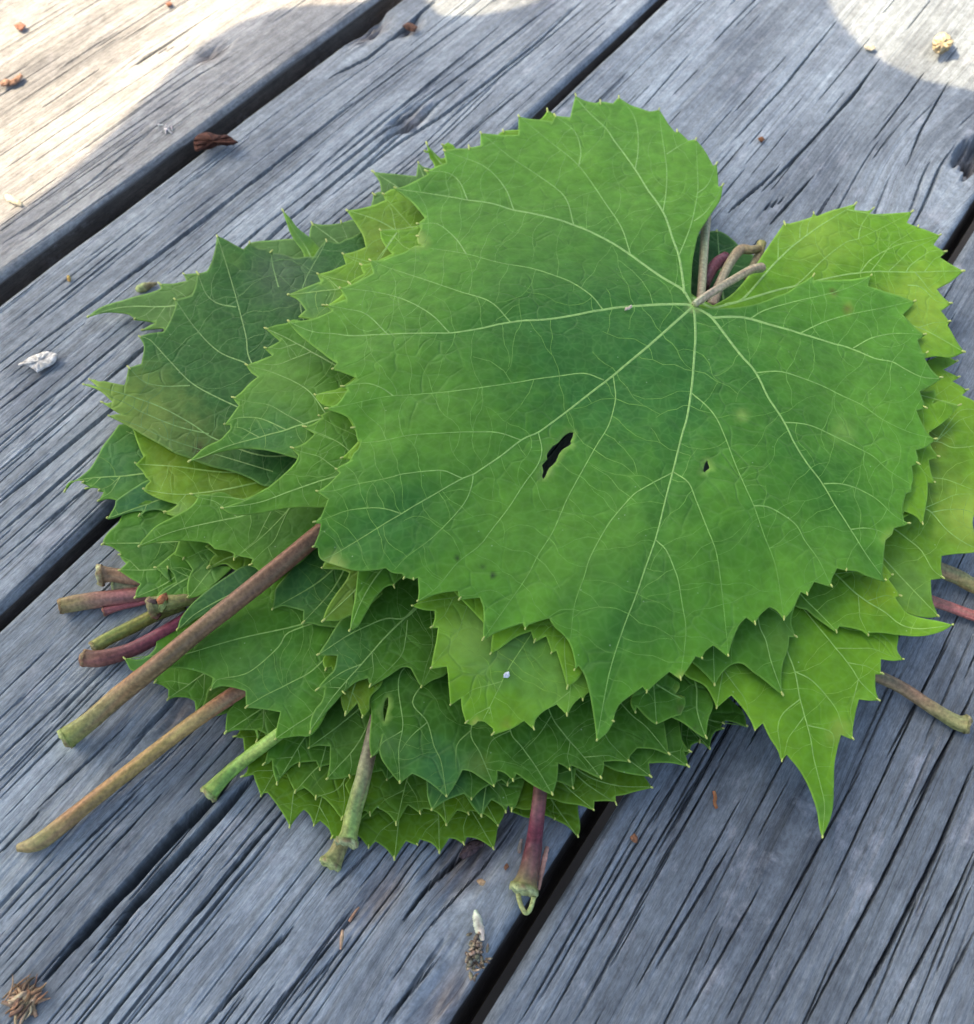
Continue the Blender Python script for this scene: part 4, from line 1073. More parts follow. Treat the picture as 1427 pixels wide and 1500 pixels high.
leaf('L18', "yellow green crumpled leaf with folded teeth below the olive folded edge", 19.4, 'yel',
"""185,620 193.8,627.9 201.8,649.8 206,660 209.8,667.8 205,672 197.9,678.2t 207.8,687.8 213,697 219.8,703.8 214,709 209.8,716.1t 221.8,723.7 239.8,731.7 259.8,736.7 252,744 240.8,749.7t 253.8,755.7 300,760 420,740 460,680 400,640 260,610""",
 (440, 690), mains=["440,690 330,690 260,682 199,678", "440,690 330,715 260,722 211,716"], own=0.6, step=8, spots=((250, 660, 40, (0.20, 0.32, 0.02), 0.7), (330, 690, 60, (0.12, 0.22, 0.015), 0.8), (250, 710, 40, (0.19, 0.32, 0.02), 0.6), (262, 748, 18, (0.2, 0.36, 0.1), 0.6)), bumps=((215, 685, 18, -1.0), (225, 712, 14, -0.8)))

leaf('L19', "leaf with a long tip pointing left, lying under the upper end of the reddish stalk", 22.0, 'mid',
"""279.7,723.7t 289.7,727.7 286,734 279.7,741.7 263.8,751.7 229.8,769.7 213.8,785.6 207,793 203.4,800.6T 217.8,796.6 235,793 253.8,791.6 280,792 305.7,795.6 313.7,803.6 330,806 341.9,809.7 343,820t 346,812 356,815 369.8,817.7 365.9,827.7t 374,831 383.8,837.7 430,830 475,790 560,720 520,680 440,700 355.9,729.8 325.9,719.8 305,723""",
 (560, 700), mains=["560,700 440,735 348,757 260,777 205,799"], seconds=["430,738 390,780 343,818", "400,745 350,730 282,724"], own=0.3, bumps=((215, 792, 50, 1.4),), spots=((400, 790, 60, (0.06, 0.17, 0.025), 0.7),))

leaf('L21', "dark leaf edge with three teeth, between the reddish stalk and the hanging tips", 20.0, 'dar',
"""430,830 403.7,862 402,875 398.7,893t 412,887.4 428,890 444.4,894.4 443.5,912.6t 456,913 471,916.8 500,920 540,880 520,800 470,780""",
 (520, 800), mains=["520,800 470,850 400,892", "520,800 490,860 445,911"], own=0.3, spots=((440, 860, 60, (0.055, 0.18, 0.055), 0.7),))

leaf('L26', "broad mid green leaf crossed by the long reddish stalk at lower left", 18.2, 'mid',
"""213,977.5T 222,970 233.9,961.9 252,950 300,905 380,860 440,830 520,860 540,940 500,1000 470,1060 453.6,1077.7 442,1078 429.7,1078.7 403.3,1083.3T 404,1074 405.7,1063.7 410.7,1042.8 395,1040 379.7,1037.8 360.7,1036.2t 360,1025 359.7,1011.8 342,1007 323.8,1004.8 308.8,1010.8t 310,1001 311.8,992.8 295,985 275.9,979.9 262,978 249.9,977.9 235,980 222,982""",
 (540, 880), mains=["540,880 444,914 352,935 280,956 215,977", "530,890 424,926 408,948 364,985 318,996 310,1009", "540,890 465,976 422,1002 390,1018 361,1035", "540,890 500,1000 465,1040 430,1064 404,1082"], own=0.35, vw=2.6, auto=True, spots=((390, 1000, 60, (0.05, 0.17, 0.06), 0.5), (330, 960, 60, (0.10, 0.25, 0.05), 0.5)))

leaf('L25', "dark narrow leaf tip pointing left just behind the long reddish stalk", 17.4, 'blu',
"""259.7,922.8T 262,913 265.7,903.8 281.7,883.8 309.7,859.9 341.6,837.9 355,829.9 400,820 430,840 400,880 330,905 309.7,900.8 290,905 277.7,913.8""",
 (410, 840), mains=["410,840 340,870 290,897 262,921"], own=0.2, spots=((330, 860, 60, (0.04, 0.13, 0.05), 0.7),))

leaf('L24', "small pale green pointed leaf end beside the woody bud on the stalks", 15.6, 'mid',
"""255,812 269.7,817.9t 281.7,833.9 276,846 273.7,859.9 275.3,874.8t 297.7,868.8 315.7,853.9 341.6,829.9 320,826 304.7,831.5t 308,818 320,812 350,808 380,790 320,770 265,785""",
 (340, 790), mains=["340,790 310,830 277,873"], own=0.25, spots=((300, 840, 30, (0.13, 0.28, 0.07), 0.7),), step=8)

leaf('L20b', "bluish green leaf end with small hooked teeth at the far left edge of the stack", 14.4, 'mid',
"""214,704 200,712 186,721 169,733 168,740 162,749 156.9,758.7t 166,757 179.9,751.7 194,747 207.8,745.7 203.8,755.7t 208,750 213.8,746.7 225,745 237.8,746.7 241,751t 260,752 320,740 320,690 250,690""",
 (310, 710), mains=["310,710 240,728 159,757"], own=0.25, spots=((200, 735, 50, (0.045, 0.17, 0.07), 0.8),), step=8)

leaf('L20', "dark leaf at the far left edge with a thin hooked tip over the wood", 13.2, 'mid',
"""173.9,622 164,636 150.9,652.8 142,670 131.9,685.8 114,700.8 104,708 95,719.7T 97,711 105,704 120,703 121,707t 131.9,712 126,715.7t 135,713 143,714 144.9,718.7t 151.9,719.7 147.9,726.7 143.9,733.7t 155,730 164.9,730.7 200,740 300,720 300,640 210,620""",
 (290, 680), mains=["290,680 200,695 130,700 100,708", "290,680 230,650 185,632"], own=0.3, spots=((170, 680, 60, (0.05, 0.18, 0.065), 0.7),))

leaf('L22', "leaf above the cluster of cut stalks at left, its lower edge toothed", 12.2, 'mid',
"""171.9,767.7 160,778 151.9,789.6 149.9,797.6T 162,800 175.8,808.9 174.5,812.5t 178,818 184.8,824.9 174.3,835.5t 189.8,845.9 205.8,854.9 200,864 197.8,875.8T 213.8,873.8 222,876 229.8,871.8 290,860 320,800 260,740 190,745""",
 (300, 790), mains=["300,790 230,795 152,796", "300,790 250,830 176,835", "300,800 250,850 199,875"], own=0.3, step=9, spots=((215, 800, 50, (0.055, 0.18, 0.03), 0.8), (210, 865, 20, (0.08, 0.22, 0.05), 0.6)))

leaf('L23', "small dark leaf end with two curled yellow teeth above the woody bud", 13.6, 'mid',
"""226.8,831.3t 234,836 240,843 250,851 246,838 245.7,830.8t 254,840 257,851 245,857 238,861 228,872 232,877 260,878 300,860 310,820 260,805""",
 (300, 830), mains=["300,830 265,850 230,873"], own=0.2, step=8, spots=((245, 850, 30, (0.05, 0.16, 0.05), 0.6),))

leaf('L40', "leaf with a squared notch left of the green cut stalk at bottom", 14.0, 'dar',
"""453.8,1070 453,1085 452.2,1095.9t 465.8,1091.9 483.8,1092.9 483,1106 482.8,1119.8 478.8,1141.4T 490,1141 501.8,1139.8 512,1136.5t 521.7,1133.8 541.7,1131.8 559.7,1128.8 566.7,1142.8t 576.7,1135.8 610,1110 600,1020 540,980 480,1010""",
 (560, 1000), mains=["560,1000 530,1080 480,1140", "560,1010 500,1060 453,1095", "570,1010 570,1080 567,1140"], own=0.3, spots=((500, 1080, 50, (0.085, 0.20, 0.03), 0.6),))

leaf('L32', "lower dark leaf row under the broad bottom leaf, with a wide triangular tooth", 18.0, 'dar',
"""610,1090 623.9,1140 626,1166 632.3,1186.7T 654,1172 680,1162 690.8,1171t 703,1158 716,1150 735,1142 743.7,1149.8t 760,1140 800,1140 818,1145 829,1149 839.9,1154.7t 842,1140 844,1126 880,1120 900,1128 925,1134 953.8,1137.8T 952,1128 951,1118 980,1117 1008.7,1122.8T 1006,1110 1002,1099.8 1012,1101t 1000,1085 985,1040 900,980 760,960 640,1000""",
 (780, 980), mains=["780,980 700,1080 634,1184", "780,980 780,1080 742,1148", "780,980 830,1080 839,1153", "780,980 880,1080 953,1137", "780,980 920,1060 1007,1122"], own=0.3, spots=((650, 1150, 40, (0.05, 0.17, 0.055), 0.7),))

leaf('L33b', "small hanging leaf tooth above the bottom row, left of the dark red stalk", 14.8, 'dar',
"""679,1155 684,1168 693,1181 705.4,1195.7T 711,1183 720,1170 735,1180 741,1190t 745,1178 749.7,1187.7t 757,1178 770,1140 700,1110""",
 (720, 1100), mains=["720,1100 712,1150 706,1194"], own=0.2, step=8, spots=((705, 1175, 20, (0.06, 0.18, 0.05), 0.6),))

leaf('L34', "olive leaf with a long tooth pointing right, over the gap between the boards", 12.4, 'low',
"""745,1180 775.7,1186 802,1169.7 825,1176 849.9,1179.7 869.9,1186.7t 870.9,1173.7 885,1173 899.8,1173.7 902.8,1178t 901.8,1165.7 915,1164 929.8,1159.8 955.4,1153.8T 945.8,1139.8 930,1120 850,1080 740,1100""",
 (800, 1080), mains=["800,1080 850,1130 900,1150 954,1153", "800,1080 820,1140 869,1186", "800,1080 850,1140 901,1176"], own=0.25)

leaf('L38', "shaded leaf with one broad tooth above the bottom leaves, lower left", 10.8, 'dar',
"""392,1095 390,1108 385.9,1120t 394,1117 397.9,1111.8 399.9,1129.8 405.9,1148.8T 411,1139 417.9,1131.8 427,1122 437.8,1115.8 438.8,1121.8t 441,1116 462.8,1114.8 468.8,1127.8t 472,1122 482,1120 520,1110 500,1040 420,1040 385,1060""",
 (480, 1040), mains=["480,1040 440,1090 407,1147", "480,1040 480,1080 469,1126"], own=0.25)

leaf('L43', "leaf corner with square cut teeth between the two lower left stalks", 11.6, 'dar',
"""340,1035 333,1043.9 331,1058 330,1073.9T 340,1070 350,1068.9 362,1069 373,1069 376,1078 375.9,1086.9t 380,1080 377,1068 400,1080 440,1060 420,1000 360,1010""",
 (420, 1010), mains=["420,1010 380,1040 332,1072"], own=0.25)

leaf('L39', "shaded leaf edge with scalloped teeth left of the paired cut stalks", 9.0, 'low',
"""405,1110 419.9,1133.8 425,1146 432.4,1160.8t 439,1157 445.8,1153.8 454,1160 462.8,1169.8t 468.8,1165.8 477,1171 485.8,1179.8 493,1189 500.8,1200t 520,1195 545,1180 550,1100 480,1070""",
 (520, 1090), mains=["520,1090 470,1120 433,1159", "520,1090 500,1150 464,1168"], own=0.25, spots=((460, 1140, 30, (0.05, 0.15, 0.018), 0.7),))

leaf('L33', "dark leaf row with three even teeth just above the lowest leaf", 10.0, 'low',
"""505,1150 518,1175 529.7,1183.7 536,1188 542.3,1193.7t 551.7,1181.7 565.7,1189.7 573,1197 580.6,1207.7T 589,1193 597.6,1178.7 606,1184 615.9,1191.7t 619.9,1183.7 630,1186 639.9,1189.7 647,1197 654.2,1208.7T 661.8,1197.7 669.8,1186.7 678,1188 686.8,1192.7t 689,1187 700,1189 711.8,1193.7 721,1201 729.7,1209.7T 736.7,1197.7 741,1186 760,1150 700,1080 560,1070""",
 (630, 1070), mains=["630,1070 600,1130 581,1206", "630,1070 645,1140 654,1207", "630,1070 690,1140 729,1208"], own=0.3, spots=((600, 1150, 60, (0.045, 0.14, 0.015), 0.7),))

leaf('L42', "thin yellowish leaf edge under the second long stalk, lower left", 8.4, 'mid',
"""307.8,1005 300,1025 292,1040 284.9,1053t 300,1050 331.8,1043.8 350,1030 370,1010 340,990""",
 (350, 1000), mains=["350,1000 320,1025 287,1051"], own=0.2, step=8, spots=((310, 1025, 30, (0.12, 0.24, 0.03), 0.8),))

leaf('L41', "lowest left leaf with a rounded hooked tip under the long reddish stalk", 7.4, 'mid',
"""182,963.9T 186,972 190,979.9 204,986.8 215,990 224,994 227,999.8t 237,1003 246.9,1009.8 245.9,1024.8t 256,1021 265.9,1020.8 276,1022 284.9,1026.8 286.9,1043.8t 293,1035 310,1020 370,980 360,920 300,900 252,920 240,930 229,940 227.9,947.9 219.9,957.9 210,964 200,966 190,965""",
 (350, 940), mains=["350,940 270,955 185,965", "350,940 300,985 248,1022"], own=0.25, spots=((215, 965, 30, (0.07, 0.22, 0.07), 0.6),))

leaf('L37', "lowest leaf at lower left with a broad pointed tooth on the wood", 6.6, 'low',
"""356,1060 350,1072 343,1078.9t 356,1080.5 358,1100 363,1125 354,1137.8t 363,1136 370.9,1133.8 374,1144 377.9,1153.8 382.3,1166.8t 386,1162 391.9,1160.8 405,1178 417.9,1197.7 424.5,1211.7T 433.9,1197.7 444.8,1185.7 453.8,1193.7 459.8,1209.7t 468.8,1201.7 481.8,1213.7 485.8,1227.7t 500,1225 540,1190 540,1080 440,1010""",
 (500, 1060), mains=["500,1060 440,1130 424,1210", "500,1070 480,1140 460,1208", "500,1060 420,1110 383,1165"], own=0.25)

leaf('L36', "bottommost leaf at the front of the stack with bright yellow tooth points", 5.6, 'low',
"""510,1210 528,1227 540,1241.6t 550,1231.7 558,1237 566,1243.6 578,1258.6T 587.9,1241.6 594.9,1231.7 603,1235 611.9,1237.6t 614.9,1228.7 631.9,1234.6 638,1240 643.9,1249T 651.8,1237.6 657.8,1227.7 668,1229 679.8,1236.6t 683.8,1225.7 694,1227 705.8,1231.7 723.3,1243.6T 727,1228 729,1213.7 735,1190 700,1120 600,1090 530,1120""",
 (620, 1090), mains=["620,1090 590,1170 578,1257", "620,1090 640,1170 644,1247", "620,1090 680,1170 723,1242"], own=0.2)

leaf('L35', "small lowest leaf tip hanging beside the dark red stalk at the gap", 4.6, 'low',
"""747,1188 760,1193 773.7,1198 790,1194 800,1193.7 813,1199t 821,1203 829.9,1207.7 838,1215 846.9,1225.7T 850,1214 849.9,1205.7 846.9,1181.7 850,1150 790,1130 745,1150""",
 (790, 1140), mains=["790,1140 815,1180 846,1224"], own=0.15, step=8)

leaf('L14', "bunch of thin leaf edges at the lower right of the stack, lowest of all", 9.6, 'dar',
"""1087.9,1040.9 1094.9,1063.9T 1080,1058 1064,1053.9 1059,1058.9t 1057,1063 1060,1066.9t 1050,1069 1043,1080 1040,1096.8t 1032,1088 1025,1084.8t 1014,1090 1010,1101.8t 1004,1108 1008,1121.8t 990,1112 960,1090 960,1020 1040,1000""",
 (980, 1030), mains=["980,1030 1030,1050 1094,1063", "980,1030 1010,1060 1040,1095"], own=0.25, step=8)

leaf('L12', "dull green leaf with a long thin tip at far left, lying flat on the boards", 8.6, 'dul',
"""129,464.2T 138,456 150,448.8 164,444 179.9,439.8 198,434 215.9,429.8 227,426 235.8,421.8 232.8,414.8t 253.8,414.8 263,413 272.8,410.8 268.8,400.9t 278,400.5 287.8,399.9 330,400 340,470 300,500 239.8,490 239.8,480.7 222,481 207.9,483.5t 217,477 227.8,471.8 210,469 196.9,467.8t 195,464 187.9,459.8 175,458 160,456.8 146,458.8""",
 (330, 440), mains=["330,440 250,448 180,450 131,463"], own=0.2, bumps=((129, 464, 25, 1.0),), step=9)

leaf('L13', "dull green leaf edge behind the narrow upright leaf tip, upper left", 16.0, 'dul',
"""364,356 380,353 400,351.8 420,350 445,349 453,347.8 454,336 457,326.8t 470,329 485,328.5 500,325.8t 515,322 530,324 560,350 560,440 480,440 400,420 362,380""",
 (540, 400), mains=["540,400 500,360 458,328"], own=0.25, spots=((410, 368, 40, (0.11, 0.25, 0.07), 0.6),))

leaf('L15', "dull teal leaf corner behind the top leaf, upper left", 15.0, 'dul',
"""545.8,250.9T 556,253 569.8,253.9 590,256 609.7,257.9 611,248 612.7,238t 620,244 640,252 680,300 660,360 560,340 545,302 543.8,299.9 546,292 546.8,283.9t 552,281 557.8,279.9 556,266""",
 (650, 320), mains=["650,320 600,285 548,252", "650,320 630,280 613,240"], own=0.2)

leaf('L17', "tiny light leaf tip standing up behind the top leaf's upper left edge", 19.0, 'bri',
"""624.9,209.5T 632,217 639,224 645.9,229.9 654,228 653,221 648,212t 656,208 664,212 668,218 690,240 660,270 636,260 635.9,238.8 630,230 627.9,221.9 622,221t 627,218""",
 (660, 250), mains=["660,250 645,236 627,212"], own=0.1, step=7, bumps=((625, 210, 20, 2.0),))

leaf('L13b', "narrow folded leaf tip standing upright at the upper left", 18.4, 'bri',
"""414,307.9T 420,313.9 428,323 436,333.8 445,341 453.9,347.8 463,357 469.9,365.8 463,372 460.9,379 470,400 450,400 443.9,369.8 434,356 426,343.8 421,330 417,318""",
 (462, 395), mains=["462,395 450,365 430,336 416,311"], own=0.0, step=7, bumps=((414, 308, 30, 5.0), (436, 340, 25, 2.0)), spots=((440, 345, 30, (0.2, 0.38, 0.12), 0.7),))

leaf('L44', "dark leaf deep in the notch behind the stalks, right of the top leaf", 7.0, 'blu',
"""1020,345 1034,340 1050,338T 1062,342 1075,352 1086,362t 1100,372 1118,385 1130,420 1080,470 1000,470 990,400""",
 (1060, 440), mains=["1060,440 1055,390 1051,342"], own=0.2)

leaf('L24b', "small olive leaf edge with a curved tooth, tucked under the long left tip", 16.8, 'low',
"""304.7,831.5T 307,820 315,811 300,800 340,780 400,790 410,830 375,850 341.6,833 330,824.5 317,827""",
 (370, 810), mains=["370,810 335,815 306,830"], own=0.2, step=8, spots=((330, 820, 40, (0.10, 0.22, 0.02), 0.7),))
# ------------------------------------------------------------------ stalks
RED = (0.175, 0.105, 0.052); BRN = (0.25, 0.15, 0.075); GRN = (0.20, 0.27, 0.06); OLV = (0.23, 0.20, 0.075); PNK = (0.27, 0.10, 0.09); MAG = (0.15, 0.035, 0.05); KHA = (0.30, 0.28, 0.15)


def zl(key, p, add): return zat(key, p) * 1000 + add


stalk("longest reddish brown stalk, slanting from under the top leaf down to the left", [
 (97, 1082, 3.0, 13), (130, 1058, 4.0, 13), (175, 1018, 5.5, 13), (238, 968, zl('L26', (238, 968), 2.6), 13), (301, 917, zl('L26', (301, 917), 3.0), 13), (390, 846, zl('L19', (370, 830), 2.6), 13.5), (466, 783, zl('L19', (466, 783), 2.8), 13.5), (520, 738, zl('L19', (520, 738), 2.6), 13)],
 [GRN, OLV, (0.26, 0.16, 0.07), RED, (0.165, 0.092, 0.050), (0.16, 0.088, 0.046), (0.165, 0.10, 0.05)], flare=1.15, seed=3)
stalk("second long stalk, brown and flattened at its cut end, lowest at left", [
 (26, 1242, 1.6, 5), (56, 1234, 2.2, 11), (90, 1209, 2.4, 11.5), (140, 1169, 2.6, 11), (245, 1087, 4.5, 10.5), (300, 1046, zl('L42', (300, 1046), 2.4), 11), (343, 1017, zl('L42', (343, 1017), 2.2), 12), (390, 990, zl('L42', (370, 1000), 2.0), 12)],
 [OLV, OLV, (0.28, 0.17, 0.07), (0.27, 0.18, 0.06), (0.27, 0.19, 0.065), (0.28, 0.15, 0.08), (0.27, 0.15, 0.07)], flat=0.8, flare=1.0, cutend=False, seed=4)
stalk("short bright green stalk below the two long ones", [
 (306, 1163, 2.4, 10.5), (325, 1142, 3.0, 10), (352, 1118, 4.0, 9.5), (404, 1079, zl('L38', (404, 1079), 2.6), 9), (450, 1045, zl('L38', (440, 1050), 2.4), 9)],
 [(0.20, 0.30, 0.06), (0.17, 0.28, 0.05), (0.22, 0.36, 0.07), (0.20, 0.34, 0.07)], seed=5)
stalk("thick green cut stalk at bottom centre left, uppermost of two side by side", [
 (508, 1234, 6.2, 13), (511, 1222, 6.4, 12), (518, 1190, 7.0, 12), (530, 1148, zl('L40', (530, 1148), 2.0), 11.5), (542, 1096, zl('L40', (542, 1096), 2.6), 10.5), (552, 1050, zl('L40', (552, 1050), 2.4), 10)],
 [(0.24, 0.32, 0.10), (0.20, 0.29, 0.07), (0.20, 0.27, 0.08), (0.19, 0.16, 0.09), (0.19, 0.12, 0.08)], cut=(0.40, 0.46, 0.22), seed=6)
stalk("olive cut stalk with a red torn edge, under the green one at bottom", [
 (484, 1266, 2.2, 12.5), (494, 1248, 2.3, 11.5), (512, 1205, 2.8, 11), (538, 1150, 5.5, 9), (550, 1110, 5.5, 8)],
 [(0.22, 0.24, 0.08), (0.2, 0.21, 0.08), (0.2, 0.15, 0.09), (0.24, 0.10, 0.09)], seed=7)
fl = stalk("dark red stalk flaring to a torn green end at the board gap", [
 (767, 1303, 2.6, 19), (771, 1288, 2.8, 15), (777, 1265, 3.0, 13), (783, 1230, 4.0, 11.5), (787, 1195, zl('L34', (787, 1195), 1.8), 10.5), (791, 1158, zl('L34', (791, 1158), 2.4), 10), (795, 1120, zl('L34', (795, 1120), 2.4), 10)],
 [(0.22, 0.24, 0.07), (0.15, 0.10, 0.06), (0.13, 0.05, 0.05), MAG, (0.13, 0.06, 0.045), (0.16, 0.06, 0.05)], flare=1.05, cut=(0.42, 0.48, 0.22), seed=8)
stalk("short brown stalk with a pale cut face, highest of the left cluster", [
 (147, 843, 4.2, 12), (160, 842, 4.0, 10.5), (198, 846, 4.0, 10.5), (250, 850, 4.5, 10)],
 [(0.24, 0.16, 0.08), (0.22, 0.13, 0.07), (0.24, 0.15, 0.10)], cut=(0.42, 0.44, 0.22), seed=9)
stalk("stubby grey green stalk end beneath the brown stalk of the left cluster", [
 (168, 861, 2.0, 8), (200, 859, 2.0, 7.5), (240, 858, 2.2, 7)], [(0.2, 0.2, 0.11), (0.16, 0.15, 0.07)], seed=10)
stalk("pink and olive stalk with a blunt end, leftmost of the left cluster", [
 (90, 888, 2.2, 11), (110, 884, 2.2, 11.5), (140, 879, 2.2, 11.5), (200, 872, 2.4, 10.5), (260, 862, 3.0, 10)],
 [(0.22, 0.16, 0.06), (0.24, 0.17, 0.08), (0.26, 0.11, 0.10), (0.25, 0.13, 0.11)], cut=(0.22, 0.14, 0.06), flare=0.95, seed=11)
stalk("thin pink stalk in the left cluster", [
 (153, 896, 1.4, 5), (175, 890, 1.4, 4.2), (214, 881, 1.6, 4.2), (250, 872, 2.0, 4)], [PNK, (0.27, 0.08, 0.09), PNK], cut=(0.24, 0.1, 0.07), flare=1.3, seed=12)
bud = stalk("olive stalk carrying a woody bud with an orange scale in the left cluster", [
 (222, 889, 7.0, 13), (232, 886, 7.0, 12), (258, 881, 7.0, 10.5), (294, 873, 7.0, 10), (330, 862, 7.0, 10)],
 [(0.22, 0.22, 0.09), (0.2, 0.22, 0.07), (0.17, 0.18, 0.05), (0.17, 0.19, 0.05)], cut=(0.20, 0.19, 0.09), flare=1.1, seed=13)
stalk("olive green stalk leaning against the magenta one in the left cluster", [
 (138, 949, 2.4, 8), (160, 935, 2.3, 9), (190, 920, 2.4, 9.5), (226, 902, 2.8, 9), (270, 885, 3.2, 9)],
 [(0.24, 0.27, 0.07), (0.17, 0.20, 0.04), (0.15, 0.18, 0.04)], cut=(0.34, 0.32, 0.14), seed=14)
stalk("dark magenta stalk, lowest of the left cluster", [
 (124, 964, 3.4, 11.5), (145, 965, 3.2, 11.5), (182, 956, 3.2, 10.5), (215, 941, 3.4, 10), (250, 921, 4.0, 9), (290, 895, 4.2, 9)],
 [(0.19, 0.10, 0.06), (0.13, 0.06, 0.05), (0.16, 0.045, 0.06), (0.15, 0.035, 0.055)], cut=(0.22, 0.12, 0.07), flare=1.0, seed=15)
stalk("brown green stalk on the right with a slightly bent cut end", [
 (1416, 1061, 2.4, 11), (1400, 1057, 2.4, 10), (1362, 1034, 2.6, 8.5), (1322, 1008, 4.0, 8.5), (1284, 990, 6.5, 8.5), (1240, 970, 7.5, 8.5)],
 [(0.24, 0.25, 0.09), (0.22, 0.21, 0.08), (0.22, 0.15, 0.08), (0.20, 0.16, 0.08), (0.2, 0.18, 0.06)], flare=1.1, cut=(0.30, 0.26, 0.12), seed=16)
stalk("olive stalk at the right edge, higher of the two leaving the picture", [
 (1470, 872, 3.0, 10), (1427, 858, 3.2, 10), (1405, 846, 4.0, 10), (1380, 836, 6.0, 10), (1330, 815, 8, 9)], [OLV, (0.24, 0.22, 0.08), (0.22, 0.17, 0.09)], seed=17)
stalk("flat salmon pink stalk at the right edge, under the olive one", [
 (1470, 916, 2.0, 8), (1427, 902, 2.2, 8), (1395, 890, 3.0, 8), (1366, 880, 4.5, 8), (1320, 860, 6, 8)], [(0.30, 0.12, 0.09), (0.31, 0.12, 0.095), (0.29, 0.13, 0.09)], flat=0.6, seed=18)
# stalks seen through the notch of the top leaf
stalk("upright pale khaki stalk standing in the notch of the top leaf", [
 (1034, 318, 13, 6), (1033, 345, 15, 6), (1030, 390, 19, 6), (1027, 430, 22, 6), (1022, 470, 23, 6)], [KHA, KHA, (0.27, 0.23, 0.13)], cutend=False, seed=19)
stalk("bent pale stalk in the notch, arching behind the light lobe", [
 (1042, 450, 20, 6.5), (1056, 412, 18, 6.5), (1070, 384, 17, 6.5), (1085, 366, 17, 7), (1100, 366, 17, 6), (1112, 364, 16, 5)], [(0.24, 0.2, 0.12), KHA, (0.26, 0.21, 0.1), (0.24, 0.19, 0.06)], cutend=False, seed=20)
stalk("short forked pale stalk end at the edge of the light lobe", [
 (1116, 356, 15, 5), (1112, 372, 14.5, 6), (1104, 390, 14, 6), (1096, 410, 13.5, 6)], [(0.3, 0.27, 0.07), KHA, (0.26, 0.21, 0.12)], cutend=False, seed=21)
stalk("dull red stalk deep in the notch behind the pale stalks", [
 (1063, 379, 11, 9), (1052, 384, 11.5, 8.5), (1042, 396, 12, 8), (1030, 420, 12, 8)], [(0.17, 0.06, 0.07), (0.15, 0.05, 0.06), (0.12, 0.05, 0.05)], cutend=True, cut=(0.14, 0.05, 0.05), flare=1.0, seed=22)
# the top leaf's own stalk
zt = zat('L1', (1017, 447)) * 1000
stalk(None, [(1116, 392, zt - 6, 5.5), (1098, 396, zt - 4, 6), (1070, 412, zt - 2.2, 5.5), (1045, 427, zt - 1.0, 5.5), (1026, 440, zt - 0.1, 5.5), (1017, 446, zt + 0.15, 4.5)], [(0.27, 0.23, 0.13), KHA, (0.33, 0.28, 0.18), (0.36, 0.36, 0.2)], parent=LEAVES['L1'][0], cutend=False, seed=23)

# pieces on single stalks
def child_mesh(name, parent, V, F, C, m):
    o = obj(name, mesh(name, np.array(V) - np.array(parent.location), F, True, np.array(C)), m, parent)
    return o


def scale_patch(pts, zs, thick=0.0004):
    V = [lift([p], z * 1e-3)[0] for p, z in zip(pts, zs)]
    n = len(V)
    V2 = [v + np.array((0.0001, -0.0002, -thick)) for v in V]
    c1 = np.mean(V, 0) + np.array((0, -0.0003, 0.0006)); c2 = np.mean(V2, 0)
    F = [(i, (i + 1) % n, 2 * n) for i in range(n)] + [((i + 1) % n + n, i + n, 2 * n + 1) for i in range(n)] + [(i, i + n, (i + 1) % n + n, (i + 1) % n) for i in range(n)]
    return V + V2 + [c1, c2], F


V, F = scale_patch([(229, 879), (234, 872), (244, 868), (246, 874), (240, 884), (232, 886)], [10, 10.5, 11, 10, 9, 9])
child_mesh("bud_scale", bud, V, F, [(0.42, 0.17, 0.07)] * len(V), M_CUT)
V, F = scale_patch([(232, 886), (240, 884), (246, 874), (244, 886), (237, 896), (231, 893)], [9.4, 9.2, 9.8, 8.4, 7.6, 8])
child_mesh("bud_scale", bud, V, F, [(0.34, 0.42, 0.14)] * len(V), M_CUT)
V, F = scale_patch([(214, 880), (219, 876), (230, 878), (228, 884), (218, 886)], [9.5, 10, 10, 9, 9])
child_mesh("bud_scale", bud, V, F, [(0.13, 0.09, 0.07)] * len(V), M_CUT)
V, F = scale_patch([(218, 897), (228, 895), (236, 899), (230, 906), (221, 903)], [5.5, 6, 6, 4.6, 4.6])
child_mesh("bud_scale", bud, V, F, [(0.17, 0.09, 0.06)] * len(V), M_CUT)
# loop of torn skin below the dark red stalk
q = [lift([(x, y)], z * 1e-3)[0] for x, y, z in ((759, 1309, 2.6), (763, 1325, 1.8), (770, 1337, 1.2), (777, 1331, 1.4), (782, 1314, 2.4))]
V, F, C, *_ = tube(q, [0.0005] * 5, [(0.34, 0.38, 0.14)] * 2, 6, 0.6)
child_mesh("torn_strip", fl, V, F, C, M_CUT)

# ------------------------------------------------------------------ scraps lying on the boards


def scrap_root(name, label, cat, V, F, C, m=M_DRY, group=None):
    V = np.array(V, float); org = V.mean(0); org[2] = V[:, 2].min()
    o = obj(name, mesh(name, V - org, F, True, np.array(C)), m)
    o.location = tuple(org)
    return tag(o, label, cat, group)


def rod(name, label, cat, pts, cols, flat=1.0, group=None, rough=0.25):
    q = [lift([(x, y)], z * 1e-3)[0] for x, y, z, r in pts]
    rad = [r / FOC * np.linalg.norm(a - np.array((0, 0, HC))) for (x, y, z, r), a in zip(pts, q)]
    V, F, C, *_ = tube(q, rad, cols, 8, flat, rough)
    return scrap_root(name, label, cat, V, F, C, group=group)


